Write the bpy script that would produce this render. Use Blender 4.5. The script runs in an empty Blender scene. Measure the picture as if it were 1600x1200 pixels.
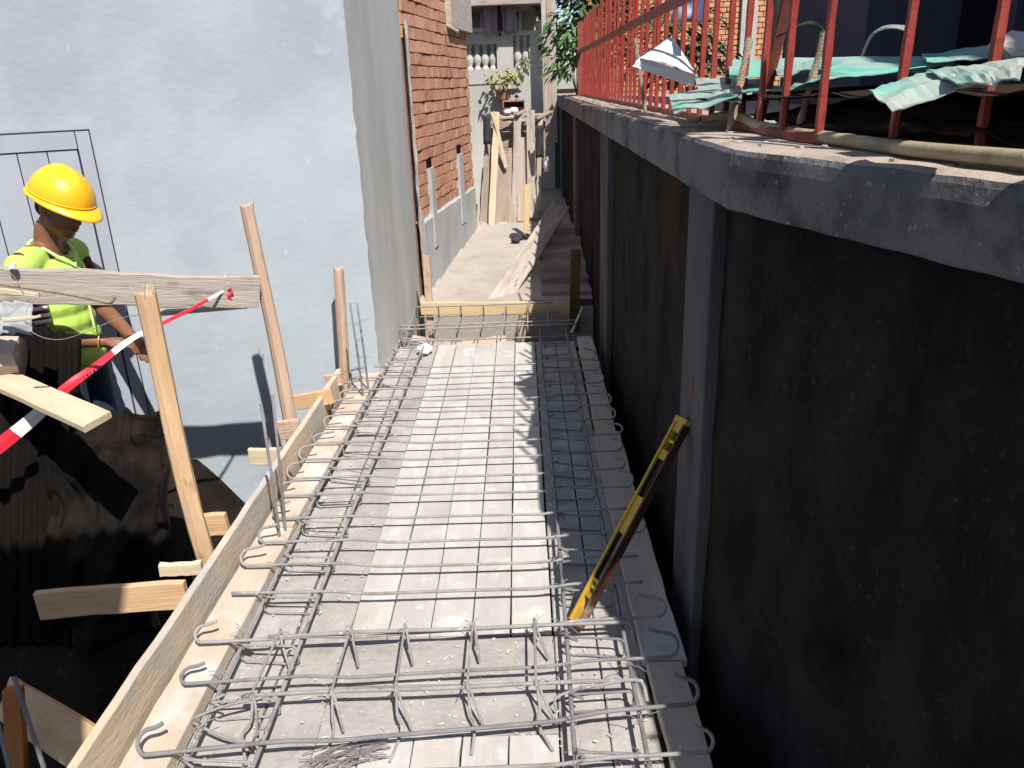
import bpy, bmesh, math, random
from mathutils import Vector, Matrix, noise
rng = random.Random(7)
S = bpy.context.scene
COL = S.collection
V = Vector

# ------------------------------------------------------------------ camera
F = 1240.0                                   # focal length in photo pixels (1600 wide)
def nrm(v): return V(v).normalized()
DOWN = nrm((120, -3270, -F)); YC = nrm((11, 470.6, -F)); XC = YC.cross(-DOWN).normalized(); ZC = -DOWN
YC = ZC.cross(XC)
R3 = Matrix((XC, YC, ZC))                    # camera axes -> world axes
CAM = V((0, 0, 1.6))
cd = bpy.data.cameras.new('camera'); cam = bpy.data.objects.new('camera', cd); COL.objects.link(cam)
cam.matrix_world = Matrix.Translation(CAM) @ R3.to_4x4()
cd.sensor_fit = 'HORIZONTAL'; cd.sensor_width = 36; cd.lens = F / 1600 * 36; cd.clip_start = 0.02; cd.clip_end = 600
S.camera = cam
S.render.resolution_x = 1024; S.render.resolution_y = 768

# ------------------------------------------------------------------ light
SUN = V((0.305, -0.67, 1.0))                  # towards the sun
W = bpy.data.worlds.new('World'); S.world = W; W.use_nodes = True
nt = W.node_tree; nt.nodes.clear()
sky = nt.nodes.new('ShaderNodeTexSky'); sky.sky_type = 'NISHITA'; sky.sun_disc = False
sky.sun_elevation = math.atan2(SUN.z, math.hypot(SUN.x, SUN.y)); sky.sun_rotation = math.atan2(SUN.x, SUN.y)
sky.altitude = 1200; sky.dust_density = 2.0; sky.air_density = 1.0
bg = nt.nodes.new('ShaderNodeBackground'); bg.inputs[1].default_value = 0.09
wo = nt.nodes.new('ShaderNodeOutputWorld'); nt.links.new(sky.outputs[0], bg.inputs[0]); nt.links.new(bg.outputs[0], wo.inputs[0])
ld = bpy.data.lights.new('sun', 'SUN'); ld.energy = 4.4; ld.angle = math.radians(0.6); ld.color = (1.0, 0.95, 0.87)
lo = bpy.data.objects.new('sun', ld); COL.objects.link(lo); lo.location = (3, -8, 12)
lo.rotation_euler = (-SUN).to_track_quat('-Z', 'Y').to_euler()
S.view_settings.view_transform = 'Standard'; S.view_settings.look = 'None'
S.view_settings.gamma = 1; S.view_settings.exposure = 0.72

# ------------------------------------------------------------------ pixel of the photo -> place in the world
def ray(u, v): return R3 @ V((u - 800, 600 - v, -F))
def atz(u, v, z): d = ray(u, v); return CAM + d * ((z - CAM.z) / d.z)
def aty(u, v, y): d = ray(u, v); return CAM + d * ((y - CAM.y) / d.y)
def atx(u, v, x): d = ray(u, v); return CAM + d * ((x - CAM.x) / d.x)

# ------------------------------------------------------------------ materials
MATS = {}
def mat(name, c1, c2=None, scale=4., stretch=(1, 1, 1), rough=.85, bump=.0, bscale=60., bst=None, spots=None, spots2=None,
        rnd=.0, metal=0., coord='Object', lo_=.35, hi_=.65, spec=.3, detail=6., trans=None, streak=None):
    m = bpy.data.materials.new(name); m.use_nodes = True; t = m.node_tree; N = t.nodes; L = t.links
    b = N['Principled BSDF']; b.inputs['Roughness'].default_value = rough; b.inputs['Metallic'].default_value = metal
    b.inputs['Specular IOR Level'].default_value = spec
    tc = N.new('ShaderNodeTexCoord'); src = tc.outputs[coord]
    oi = N.new('ShaderNodeObjectInfo')
    if coord == 'Object':
        add = N.new('ShaderNodeVectorMath'); add.operation = 'ADD'
        mul = N.new('ShaderNodeVectorMath'); mul.operation = 'SCALE'; mul.inputs[0].default_value = (13.1, 7.7, 3.3)
        L.new(oi.outputs['Random'], mul.inputs['Scale']); L.new(src, add.inputs[0]); L.new(mul.outputs[0], add.inputs[1]); src = add.outputs[0]
    def noi(sc, st, det=detail):
        mp = N.new('ShaderNodeMapping'); mp.inputs['Scale'].default_value = st; L.new(src, mp.inputs[0])
        n = N.new('ShaderNodeTexNoise'); n.inputs['Scale'].default_value = sc; n.inputs['Detail'].default_value = det
        n.inputs['Roughness'].default_value = .62; L.new(mp.outputs[0], n.inputs[0]); return n.outputs[0]
    def ramp(f, a, z):
        r = N.new('ShaderNodeMapRange'); r.inputs[1].default_value = a; r.inputs[2].default_value = z; L.new(f, r.inputs[0]); return r.outputs[0]
    def mix(f, a, c):
        x = N.new('ShaderNodeMix'); x.data_type = 'RGBA'; L.new(f, x.inputs[0])
        if isinstance(a, tuple): x.inputs[6].default_value = (*a, 1)
        else: L.new(a, x.inputs[6])
        x.inputs[7].default_value = (*c, 1); return x.outputs[2]
    col = c1
    if c2: col = mix(ramp(noi(scale, stretch), lo_, hi_), c1, c2)
    for sp in (spots, spots2, streak):
        if sp:
            c, sc, a, z = sp[:4]; st = sp[4] if len(sp) > 4 else (1, 1, 1)
            col = mix(ramp(noi(sc, st), a, z), col, c)
    if rnd:
        h = N.new('ShaderNodeHueSaturation'); r = N.new('ShaderNodeMapRange'); L.new(oi.outputs['Random'], r.inputs[0])
        r.inputs[3].default_value = 1 - rnd; r.inputs[4].default_value = 1 + rnd; L.new(r.outputs[0], h.inputs['Value'])
        if isinstance(col, tuple): h.inputs['Color'].default_value = (*col, 1)
        else: L.new(col, h.inputs['Color'])
        col = h.outputs[0]
    if isinstance(col, tuple): b.inputs['Base Color'].default_value = (*col, 1)
    else: L.new(col, b.inputs['Base Color'])
    if bump:
        bp = N.new('ShaderNodeBump'); bp.inputs['Strength'].default_value = bump; bp.inputs['Distance'].default_value = .01
        L.new(noi(bscale, bst or stretch), bp.inputs['Height']); L.new(bp.outputs[0], b.inputs['Normal'])
    if trans: b.inputs['Transmission Weight'].default_value = trans
    MATS[name] = m; return m
G = (1.2, 22, 22)                            # grain runs along the local X of a board
mat('deck_wood', (.40, .375, .352), (.475, .45, .428), 3, (1, 5, 5), .9, .25, 6, G, spots=((.37, .325, .29), 2.2, .56, .75), spots2=((.56, .535, .515), 8, .55, .7), rnd=.06)
mat('soffit_wood', (.30, .28, .262), (.39, .367, .347), 7, (1, 1.5, 1), .95, .5, 30, spots=((.235, .213, .195), 5, .55, .7), spots2=((.46, .44, .42), 40, .6, .7), rnd=.06)
mat('form_wood', (.44, .365, .29), (.50, .43, .355), 3, (1, 6, 6), .85, .3, 6, G, spots=((.50, .49, .47), 3, .52, .62), spots2=((.36, .28, .2), 14, .68, .74), rnd=.05)
mat('form_wood_cement', (.50, .39, .28), (.56, .47, .37), 3, (1, 5, 5), .9, .5, 9, (3, 10, 10), spots=((.42, .39, .36), 2.5, .5, .62), spots2=((.36, .27, .2), 12, .66, .74), rnd=.04)
mat('fresh_wood', (.52, .33, .17), (.60, .42, .25), 3, (1, 8, 8), .8, .3, 6, G, spots=((.38, .22, .11), 7, .62, .72, (.8, 3, 3)), rnd=.06)
mat('pale_plank', (.50, .40, .27), (.58, .49, .36), 2.5, (1, 9, 9), .8, .25, 6, G, spots=((.40, .33, .24), 6, .62, .74, (1, 3, 3)), rnd=.05)
mat('yellow_wood', (.50, .36, .19), (.56, .43, .25), 3, (1, 6, 6), .8, .25, 6, G, spots=((.38, .26, .1), 9, .66, .74), rnd=.05)
mat('old_wood', (.33, .29, .25), (.47, .42, .38), 2.2, (1, 9, 9), .95, .6, 7, G, spots=((.22, .18, .15), 5, .55, .7, (1, 5, 5)), spots2=((.55, .50, .46), 3, .6, .75), rnd=.12)
mat('alley_wood', (.31, .245, .20), (.40, .325, .27), 2.2, (1, 9, 9), .95, .5, 7, G, spots=((.20, .155, .12), 6, .6, .7, (1, 4, 4)), rnd=.2)
mat('bark_wood', (.48, .31, .18), (.56, .39, .24), 3, (1, 6, 6), .85, .6, 7, G, spots=((.32, .18, .09), 5, .58, .68, (1, 3, 3)), rnd=.05)
mat('pink_wood', (.46, .31, .23), (.55, .40, .31), 3, (1, 6, 6), .85, .5, 7, G, spots=((.33, .2, .14), 5, .6, .7, (1, 3, 3)), rnd=.05)
mat('log_wood', (.40, .31, .26), (.52, .43, .37), 3, (1, 6, 6), .9, .7, 7, G)
mat('shaded_plank', (.10, .052, .022), (.14, .075, .034), 3, (1, 6, 6), .85, .4, 7, G)  # orange wood darkened, the shade by the wall is in the colour
mat('rust_wood', (.34, .12, .035), (.44, .18, .06), 3, (1, 6, 6), .85, .4, 7, G)
mat('steel', (.16, .155, .165), (.24, .235, .245), 14, (1, 1, 1), .75, .5, 240, spots=((.20, .14, .10), 9, .58, .70), rnd=.05, spec=.25)
mat('dusty_steel', (.23, .22, .22), (.33, .32, .315), 12, (1, 1, 1), .8, .5, 240, spots=((.25, .17, .12), 7, .57, .70), spots2=((.44, .42, .40), 22, .60, .70), spec=.2)
mat('brown_steel', (.22, .155, .11), (.30, .24, .18), 30, (1, 1, 1), .75, .3, 240)
mat('grey_plaster', (.335, .385, .435), (.40, .445, .49), 1.1, (1, 1, 1), .9, .25, 25, spots=((.30, .345, .395), .8, .50, .68), spots2=((.44, .475, .51), 3, .62, .74), streak=((.50, .53, .56), 13, .675, .73, (1, 1, .25)))
mat('side_plaster', (.39, .395, .395), (.50, .505, .50), 1.3, (1, 2.5, .35), .9, .3, 25, spots=((.33, .335, .335), 1.0, .52, .72, (1, 2, .4)), spots2=((.52, .53, .53), 2.5, .62, .74))
mat('raw_plaster', (.42, .39, .36), (.52, .49, .46), 6, (1, 1, 1), .95, 1.0, 22, spots=((.30, .27, .25), 9, .58, .68))
mat('dado_plaster', (.33, .34, .35), (.43, .44, .45), 2, (1, 1, .5), .9, .35, 25, spots=((.48, .45, .43), 3, .55, .7))
mat('door_paint', (.315, .335, .40), (.365, .385, .445), 2, (1, 1, .3), .55, .1, 30, spots=((.29, .29, .35), 7, .62, .74), rnd=.04)
mat('dark_gap', (.03, .03, .05), rough=.9)
mat('brick', (.48, .235, .15), (.56, .30, .205), 9, (1, 1, 1), .9, .5, 60, spots=((.42, .17, .10), 6, .58, .7), spots2=((.62, .42, .32), 14, .62, .74), rnd=.13)
mat('mortar', (.21, .10, .065), (.28, .15, .10), 9, rough=.95, bump=.5, bscale=50)
mat('far_brick', (.50, .24, .12), (.60, .33, .19), 7, rough=.9, bump=.4, bscale=50, spots=((.40, .17, .08), 5, .58, .7))
mat('far_mortar', (.24, .12, .08), (.28, .15, .1), 9, rough=.95)
mat('back_plaster', (.40, .385, .36), (.50, .48, .45), 1.3, rough=.92, bump=.3, bscale=25, spots=((.36, .37, .37), .9, .5, .66), spots2=((.30, .29, .28), 2.2, .64, .76))
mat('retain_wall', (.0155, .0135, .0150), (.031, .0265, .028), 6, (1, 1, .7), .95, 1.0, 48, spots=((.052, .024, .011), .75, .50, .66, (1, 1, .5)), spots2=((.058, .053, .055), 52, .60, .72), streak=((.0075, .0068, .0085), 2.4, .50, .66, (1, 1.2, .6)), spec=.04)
mat('pilaster', (.075, .072, .082), (.105, .10, .11), 3, (1, 1, .4), .9, .5, 45, spots=((.052, .05, .06), 1.6, .5, .7, (1, 1, .35)), spec=.04)
mat('pilaster_side', (.06, .066, .085), (.085, .09, .11), 3, (1, 1, .4), .9, .5, 45)
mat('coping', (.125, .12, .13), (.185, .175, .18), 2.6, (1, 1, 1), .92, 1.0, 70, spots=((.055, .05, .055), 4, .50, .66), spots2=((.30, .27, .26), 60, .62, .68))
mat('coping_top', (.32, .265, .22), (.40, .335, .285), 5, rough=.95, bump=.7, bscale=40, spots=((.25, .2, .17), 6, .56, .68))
mat('red_mark', (.30, .03, .02), rough=.8)
mat('red_paint', (.25, .036, .028), (.33, .055, .042), 9, rough=.5, bump=.2, bscale=120, spots=((.17, .024, .016), 14, .6, .7))
mat('red_rail', (.17, .045, .032), (.26, .07, .05), 9, rough=.6, spots=((.12, .05, .04), 8, .55, .68))
mat('green_tin', (.12, .36, .30), (.17, .42, .35), 4, rough=.5, bump=.1, bscale=20, spots=((.33, .37, .33), 2.6, .47, .60), spots2=((.30, .26, .20), 7, .62, .72), rnd=.06)
mat('old_tin', (.24, .26, .25), (.32, .33, .32), 4, rough=.5)
mat('white_tin', (.62, .63, .66), (.70, .70, .72), 4, rough=.5, spots=((.45, .40, .34), 16, .64, .70), spots2=((.5, .5, .52), 4, .56, .7))
mat('rust_tin', (.020, .014, .012), (.034, .024, .019), 3, (1, 1, 1), .8, .3, 30, spots=((.045, .022, .013), 2, .55, .7), spots2=((.014, .014, .017), 3, .55, .7), spec=.04)
mat('pit_tin', (.007, .0055, .005), (.012, .009, .008), 3, (1, 1, 1), .85, .3, 30, spots=((.018, .009, .006), 2, .55, .7), spec=.04)  # darker copy of the rusty tin, pit shade put into the colour
mat('dark_tarp', (.0055, .005, .005), (.0095, .008, .0075), 4, rough=.8, bump=.5, bscale=12, spots=((.022, .014, .010), 3, .55, .7), spec=.04)  # near black to stand in for the shade in the pit
mat('grey_tarp', (.30, .31, .32), (.38, .385, .39), 4, rough=.7, bump=.3, bscale=14, spots=((.38, .36, .35), 5, .6, .72))
mat('earth', (.016, .012, .010), (.027, .020, .016), 5, rough=1, bump=1, bscale=24, spots=((.09, .07, .06), 16, .62, .72), spec=.04)  # colour lowered so the pit floor looks shaded
mat('path_concrete', (.32, .285, .25), (.39, .35, .315), 2.4, rough=.95, bump=.5, bscale=30, spots=((.26, .23, .20), 4, .58, .72), spots2=((.22, .19, .165), 18, .66, .72))
mat('stone', (.20, .175, .165), (.29, .255, .24), 6, rough=.95, bump=.9, bscale=25, rnd=.15)
mat('hose', (.30, .25, .16), (.38, .32, .22), 14, rough=.75, bump=.2, bscale=60, spots=((.2, .16, .1), 9, .58, .7))
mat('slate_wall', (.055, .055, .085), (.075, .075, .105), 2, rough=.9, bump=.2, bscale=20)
mat('black_shade', (.012, .011, .013), rough=.95, spec=.04)  # near-black colour painted where deep shade lies
mat('leaf', (.045, .11, .028), (.09, .19, .05), 12, rough=.55, rnd=.2, spec=.4)
mat('leaf_dark', (.025, .05, .02), (.045, .085, .03), 12, rough=.6, rnd=.2)
mat('leaf_yellow', (.24, .26, .06), (.36, .35, .12), 12, rough=.6, rnd=.2)
mat('twig', (.16, .11, .07), rough=.9)
mat('terracotta', (.30, .13, .09), (.36, .18, .13), 9, rough=.9)
mat('lilac_pot', (.42, .38, .50), (.48, .44, .55), 9, rough=.7)
mat('mauve_cloth', (.30, .24, .28), (.40, .33, .37), 5, (1, 1, .4), .9, .4, 20)
mat('blue_cloth', (.30, .36, .52), (.40, .46, .60), 4, (1, 1, .5), .9, .5, 14)
mat('white_cloth', (.70, .70, .72), (.76, .76, .78), 6, rough=.9, bump=.3, bscale=14)
mat('black_cloth', (.035, .028, .035), (.05, .042, .05), 6, rough=.9, bump=.4, bscale=14)
mat('glass', (.05, .065, .10), rough=.12, spec=.6)
mat('level_yellow', (.48, .28, .03), (.54, .33, .045), 20, rough=.4, spots=((.5, .36, .16), 12, .64, .72))
mat('level_dark', (.035, .012, .008), (.06, .025, .015), 9, rough=.4, spots=((.28, .19, .13), 8, .60, .70))
mat('vial', (.42, .62, .06), rough=.15)
mat('grip_black', (.012, .012, .012), rough=.6)
mat('helmet', (.80, .40, .012), (.84, .45, .02), 5, rough=.38, spec=.4, bump=.05, bscale=30, spots=((.66, .36, .05), 14, .64, .72))
mat('hivis', (.38, .56, .10), (.44, .63, .13), 7, rough=.75, bump=.35, bscale=18)
mat('hivis_edge', (.62, .86, .32), rough=.7)
mat('skin', (.165, .070, .038), (.205, .090, .050), 9, rough=.5, bump=.06, bscale=160, spec=.35)
mat('lip', (.17, .05, .04), rough=.45)
mat('eye_white', (.55, .52, .50), rough=.3)
mat('hair', (.012, .009, .008), rough=.7, bump=.8, bscale=90)
mat('denim', (.020, .028, .055), (.035, .046, .085), 18, rough=.9, bump=.2, bscale=90)
mat('shoe', (.03, .025, .02), rough=.7)
mat('bracelet', (.62, .40, .12), rough=.3, metal=.6)
mat('tape_red', (.62, .022, .045), (.68, .03, .055), 8, rough=.4)
mat('tape_white', (.78, .76, .79), (.82, .80, .83), 8, rough=.4)
mat('ink', (.02, .02, .03), rough=.6)
mat('chip', (.58, .50, .40), (.66, .60, .5), 8, rough=.9)
mat('stripe_white', (.72, .69, .68), rough=.9)
mat('stripe_maroon', (.10, .02, .03), rough=.9)
mat('wire', (.20, .17, .18), (.28, .25, .25), 20, rough=.6, metal=.2)
M = MATS

# ------------------------------------------------------------------ mesh helpers
class MB:
    def __init__(s): s.v = []; s.f = []; s.mi = []; s.cur = 0
    def add(s, vs, fs):
        o = len(s.v); s.v += [V(x) for x in vs]; s.f += [tuple(i + o for i in f) for f in fs]; s.mi += [s.cur] * len(fs)
    def box(s, lo, hi, M4=None):
        x0, y0, z0 = lo; x1, y1, z1 = hi
        vs = [V(p) for p in ((x0, y0, z0), (x1, y0, z0), (x1, y1, z0), (x0, y1, z0), (x0, y0, z1), (x1, y0, z1), (x1, y1, z1), (x0, y1, z1))]
        if M4: vs = [M4 @ p for p in vs]
        s.add(vs, [(3, 2, 1, 0), (4, 5, 6, 7), (0, 1, 5, 4), (1, 2, 6, 5), (2, 3, 7, 6), (3, 0, 4, 7)])
    def tube(s, pts, r, n=6, closed=False, cap=True):
        pts = [V(p) for p in pts]; k = len(pts); rr = r if isinstance(r, (list, tuple)) else [r] * k
        rings = []; up = None
        for i, p in enumerate(pts):
            a = pts[i - 1] if (i or closed) else pts[i]; b = pts[(i + 1) % k] if (i < k - 1 or closed) else pts[i]
            t = (b - a).normalized()
            if up is None: up = t.orthogonal().normalized()
            up = (up - t * up.dot(t)); up = up.normalized() if up.length > 1e-6 else t.orthogonal().normalized()
            w = t.cross(up)
            rings.append([p + (up * math.cos(2 * math.pi * j / n) + w * math.sin(2 * math.pi * j / n)) * rr[i] for j in range(n)])
        vs = [q for ring in rings for q in ring]; fs = []
        for i in range(k - (0 if closed else 1)):
            i2 = (i + 1) % k
            for j in range(n): fs.append((i * n + j, i * n + (j + 1) % n, i2 * n + (j + 1) % n, i2 * n + j))
        if cap and not closed: fs += [tuple(range(n))[::-1], tuple((k - 1) * n + j for j in range(n))]
        s.add(vs, fs)
    def grid(s, P, nu, nv):
        vs = [P(i / nu, j / nv) for j in range(nv + 1) for i in range(nu + 1)]
        s.add(vs, [(j * (nu + 1) + i, j * (nu + 1) + i + 1, (j + 1) * (nu + 1) + i + 1, (j + 1) * (nu + 1) + i) for j in range(nv) for i in range(nu)])
    def ball(s, c, r, nu=12, nv=8, M4=None):
        r = V((r, r, r)) if not isinstance(r, (tuple, Vector)) else V(r); vs = []
        for j in range(nv + 1):
            ph = math.pi * j / nv
            for i in range(nu):
                th = 2 * math.pi * i / nu
                q = V((r.x * math.sin(ph) * math.cos(th), r.y * math.sin(ph) * math.sin(th), r.z * math.cos(ph)))
                vs.append((M4 @ q if M4 else q) + V(c))
        fs = [(j * nu + i, (j + 1) * nu + i, (j + 1) * nu + (i + 1) % nu, j * nu + (i + 1) % nu) for j in range(nv) for i in range(nu)]
        s.add(vs, fs)
    def prism(s, poly, d):                     # closed outline swept by the vector d
        n = len(poly); d = V(d); a = [V(p) for p in poly]; s.add(a + [p + d for p in a],
            [tuple(range(n))[::-1], tuple(range(n, 2 * n))] + [(i, (i + 1) % n, n + (i + 1) % n, n + i) for i in range(n)])
    def build(s, name, m, parent=None, smooth=False, M4=None, kind=None):
        """link as one mesh object; vertices are world coordinates unless M4 (object matrix) is given"""
        me = bpy.data.meshes.new(name)
        org = V((0, 0, 0))
        if M4 is None and parent is None:
            mn = [min(p[i] for p in s.v) for i in range(3)]; mx = [max(p[i] for p in s.v) for i in range(3)]
            org = V(((mn[0] + mx[0]) / 2, (mn[1] + mx[1]) / 2, mn[2]))
        me.from_pydata([tuple(p - org) for p in s.v], [], s.f)
        for mm in (m if isinstance(m, (list, tuple)) else [m]): me.materials.append(M[mm])
        me.polygons.foreach_set('material_index', s.mi)
        if smooth: me.polygons.foreach_set('use_smooth', [True] * len(me.polygons))
        bm = bmesh.new(); bm.from_mesh(me); bmesh.ops.recalc_face_normals(bm, faces=bm.faces); bm.to_mesh(me); bm.free()
        return link(name, me, parent, M4 or Matrix.Translation(org), kind)
MW = {}
def link(name, me, parent=None, M4=None, kind=None):
    o = bpy.data.objects.new(name, me); COL.objects.link(o); M4 = M4 or Matrix()
    MW[o] = M4
    if parent:
        o.parent = parent; o.matrix_basis = MW[parent].inverted() @ M4
    else: o.matrix_basis = M4
    if kind: o['kind'] = kind
    return o
def thing(name, loc, label, cat, group=None):
    o = link(name, None, None, Matrix.Translation(V(loc))); o.empty_display_size = .1; tag(o, label, cat, group); return o
def tag(o, label, cat, group=None):
    o['label'] = label; o['category'] = cat
    if group: o['group'] = group
    return o
def frame(p0, p1, wdir):
    """matrix whose X runs p0->p1, Y about wdir, origin p0"""
    x = (V(p1) - V(p0)).normalized(); w = V(wdir); y = (w - x * w.dot(x)).normalized(); z = x.cross(y)
    m = Matrix((x, y, z)).transposed().to_4x4(); m.translation = V(p0); return m
def plank_mesh(L, Wd, T, seg=8, jit=.002, ch=.003, seed=0, taper=1.0, endcut=0.0):
    r = random.Random(seed); mb = MB(); prof = []
    h, t = Wd / 2, T / 2; c = min(ch, t * .5)
    base = [(-h + c, -t), (h - c, -t), (h, -t + c), (h, t - c), (h - c, t), (-h + c, t), (-h, t - c), (-h, -t + c)]
    vs = []; bow = r.uniform(-1, 1) * jit * 2
    for i in range(seg + 1):
        f = i / seg; k = 1 + (taper - 1) * f; oy = bow * math.sin(f * math.pi); oz = r.uniform(-1, 1) * jit * .4
        el = r.uniform(-1, 1) * jit; er = r.uniform(-1, 1) * jit
        for y, z in base:
            xx = f * L + (endcut * y if i in (0, seg) else 0) + (r.uniform(-1, 1) * jit * .6 if i in (0, seg) else 0)
            vs.append((xx, y * k + oy + (er if y > 0 else el), z * k + oz))
    fs = [tuple(range(8))[::-1], tuple(seg * 8 + j for j in range(8))]
    for i in range(seg):
        for j in range(8): fs.append((i * 8 + j, i * 8 + (j + 1) % 8, (i + 1) * 8 + (j + 1) % 8, (i + 1) * 8 + j))
    mb.add(vs, fs); return mb
PS = [0]
def plank(name, p0, p1, wdir, Wd, T, m, parent=None, seg=8, jit=.002, taper=1., endcut=0., ch=.003):
    PS[0] += 1
    mb = plank_mesh((V(p1) - V(p0)).length, Wd, T, seg, jit, ch, PS[0], taper, endcut)
    return mb.build(name, m, parent, M4=frame(p0, p1, wdir))
def post(name, p0, p1, r0, r1, m, parent=None, seed=1, n=10, seg=14, jit=.10, bend=.01):
    """rough hewn round stake, its length along local X"""
    r = random.Random(seed); L = (V(p1) - V(p0)).length; mb = MB(); vs = []
    fl = [1 + r.uniform(-1, 1) * jit for _ in range(n)]
    for i in range(seg + 1):
        f = i / seg; k = r0 + (r1 - r0) * f
        oy = bend * math.sin(f * 5 + seed); oz = bend * math.sin(f * 3.7 + 2 * seed)
        for j in range(n):
            a = 2 * math.pi * j / n; q = k * fl[j] * (1 + r.uniform(-1, 1) * jit * .35)
            vs.append((f * L + (r.uniform(-1, 1) * .012 if i == seg else 0), oy + q * math.cos(a), oz + q * math.sin(a)))
    fs = [tuple(range(n))[::-1], tuple(seg * n + j for j in range(n))]
    for i in range(seg):
        for j in range(n): fs.append((i * n + j, i * n + (j + 1) % n, (i + 1) * n + (j + 1) % n, (i + 1) * n + j))
    mb.add(vs, fs); return mb.build(name, m, parent, M4=frame(p0, p1, (0, 1, .1)))
def nz(p, s=1.): return noise.noise(V(p) * s)

# ================================================================== SETTING
mb = MB(); mb.grid(lambda a, b: V((-300 + 600 * a, -300 + 600 * b, -.95)), 6, 6)
g = mb.build('ground', 'earth'); g['kind'] = 'structure'
# pit floor where the worker stands: rough earth rising to the house
def pit(a, b):
    x = -4.2 + 3.1 * a; y = -.6 + 5.2 * b
    z = -.88 + .58 * max(0, min(1, (y - 2.2) / 1.0)) * max(0, min(1, (-1.5 - x) / .35)) + .06 * nz((x, y, 0), 3) + .03 * nz((x, y, 4), 9)
    return V((x, y, z))
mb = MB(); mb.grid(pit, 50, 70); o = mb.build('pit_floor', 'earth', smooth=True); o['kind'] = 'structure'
# concrete path of the alley, beyond the slab
def pathz(y): return .03 + .06 * (y - 6)
def pth(a, b):
    x = -.95 + 1.5 * a; y = 5.95 + 4.6 * b
    e = math.exp(-((x + .86 - .14 * (y - 6)) / .09) ** 2) * .05
    return V((x, y, pathz(y) + .01 * nz((x, y, 0), 4) + e * max(0, .6 + nz((x, y, 2), 9))))
mb = MB(); mb.grid(pth, 30, 70)
mb.box((-.95, 5.9, -1), (.55, 10.5, -.03)); o = mb.build('path', 'path_concrete', smooth=False); o['kind'] = 'structure'
mb = MB(); mb.box((.8, -2, -.9), (12, 30, 1.30)); o = mb.build('terrace_ground', 'earth'); o['kind'] = 'structure'
mb = MB(); mb.box((-1.12, 4.3, -.94), (.5, 5.9, -.34)); o = mb.build('trench_floor', 'earth'); o['kind'] = 'structure'

# ================================================================== PLASTERED HOUSE (left)
TH = math.radians(30); A0 = V((-.89, 4.5, 0)); WD = V((-math.cos(TH), -math.sin(TH), 0)); WN = V((math.sin(TH), -math.cos(TH), 0))
house = thing('plastered_house', (-2, 4.6, -.9), 'blue grey plastered house wall with a lilac wooden shutter door', 'house')
def lit(a, b):
    s = 4.2 * a; z = -.9 + 4.4 * b; p = A0 + WD * s + V((0, 0, z))
    e = .006 * nz((s, z, 0), 1.3) + .002 * nz((s, z, 3), 6)
    if a == 0: p += WD * (.012 * abs(nz((0, z, 1), 5)) + .006 * nz((0, z, 5), 19))
    return p + WN * e
mb = MB(); mb.grid(lit, 60, 90); mb.build('wall', 'grey_plaster', house, smooth=True)
def side(a, b):
    y = 4.5 + 1.5 * a; z = -.9 + 4.4 * b; x = -.89 + .075 * a + .004 * nz((y, z, 1), 2)
    if a == 0: x -= .01 * abs(nz((0, z, 1), 5)); y -= .0
    return V((x, y, z))
mb = MB(); mb.grid(side, 24, 80); mb.build('wall', 'side_plaster', house, smooth=True)
# roof slab far above (closes the house) and back wall
mb = MB(); mb.box((-5.2, 4.62, 3.5), (-.93, 8.5, 3.56)); mb.build('roof', 'old_wood', house)
# a cable stain line on the alley side
mb = MB(); mb.tube([V((-.886, 5.0, 2.25)), V((-.884, 5.1, 1.9)), V((-.878, 5.35, 1.2)), V((-.87, 5.7, .55)), V((-.868, 5.85, .3))], .003, 5)
mb.build('cable', 'level_dark', house)
# door: frame and boards on the lit wall
def WP(s, z, out): return A0 + WD * s + V((0, 0, z)) + WN * out
sR = (V((-2.0, 3.835, 0)) - A0).length
door = link('door', None, house, Matrix.Translation(WP(sR + .4, -.35, 0)))
def wbox(s0, s1, z0, z1, o0, o1):
    mb = MB(); mb.prism([WP(s0, z0, o0), WP(s1, z0, o0), WP(s1, z1, o0), WP(s0, z1, o0)], WN * (o1 - o0)); return mb
wbox(sR - .006, sR + .9, -.35, 1.468, .004, .009).build('gap', 'dark_gap', door)
for a, b in ((0, .055),): wbox(sR + a, sR + b, -.35, 1.46, .007, .022).build('frame', 'door_paint', door)
wbox(sR + .06, sR + .9, 1.385, 1.46, .007, .024).build('frame', 'door_paint', door)
x = sR + .064
for wdt in (.125, .12, .13, .12, .13): wbox(x, x + wdt - .005, -.35, 1.38, .007, .018).build('plank', 'door_paint', door); x += wdt

# ================================================================== BRICK HOUSE on the alley
B0 = V((-.80, 6.04, 0)); BA = math.radians(7.4); BD = V((math.sin(BA), math.cos(BA), 0)); BN = V((math.cos(BA), -math.sin(BA), 0)); BL = 2.36
bh = thing('brick_house', B0 + BD * 1.1 + V((-.2, 0, -.1)), 'red brick house with grey plastered foot along the alley', 'house')
def BP(s, z, o): return B0 + BD * s + V((0, 0, z)) + BN * o
mb = MB(); mb.prism([BP(0, -.3, -.014), BP(BL, -.3, -.014), BP(BL, 3.6, -.014), BP(0, 3.6, -.014)], BN * -.3); mb.build('wall_core', 'mortar', bh)
bmeshes = []
for k in range(6):
    r = random.Random(40 + k); mb = MB(); mb.box((0, -.045, 0), (.198, .0, .0755))
    mb.v = [p + V((r.uniform(-1, 1) * .0025, r.uniform(-1, 1) * .003, r.uniform(-1, 1) * .003)) for p in mb.v]
    me = bpy.data.meshes.new('brick'); me.from_pydata([tuple(p) for p in mb.v], [], mb.f); me.materials.append(M['brick']); bmeshes.append(me)
BM = Matrix((BD, -BN, V((0, 0, 1)))).transposed().to_4x4()
row = 0; z = .63; zt = .62
posts_s = ((.45, .57, .36, 1.05), (1.58, 1.76, .36, 1.06))
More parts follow.
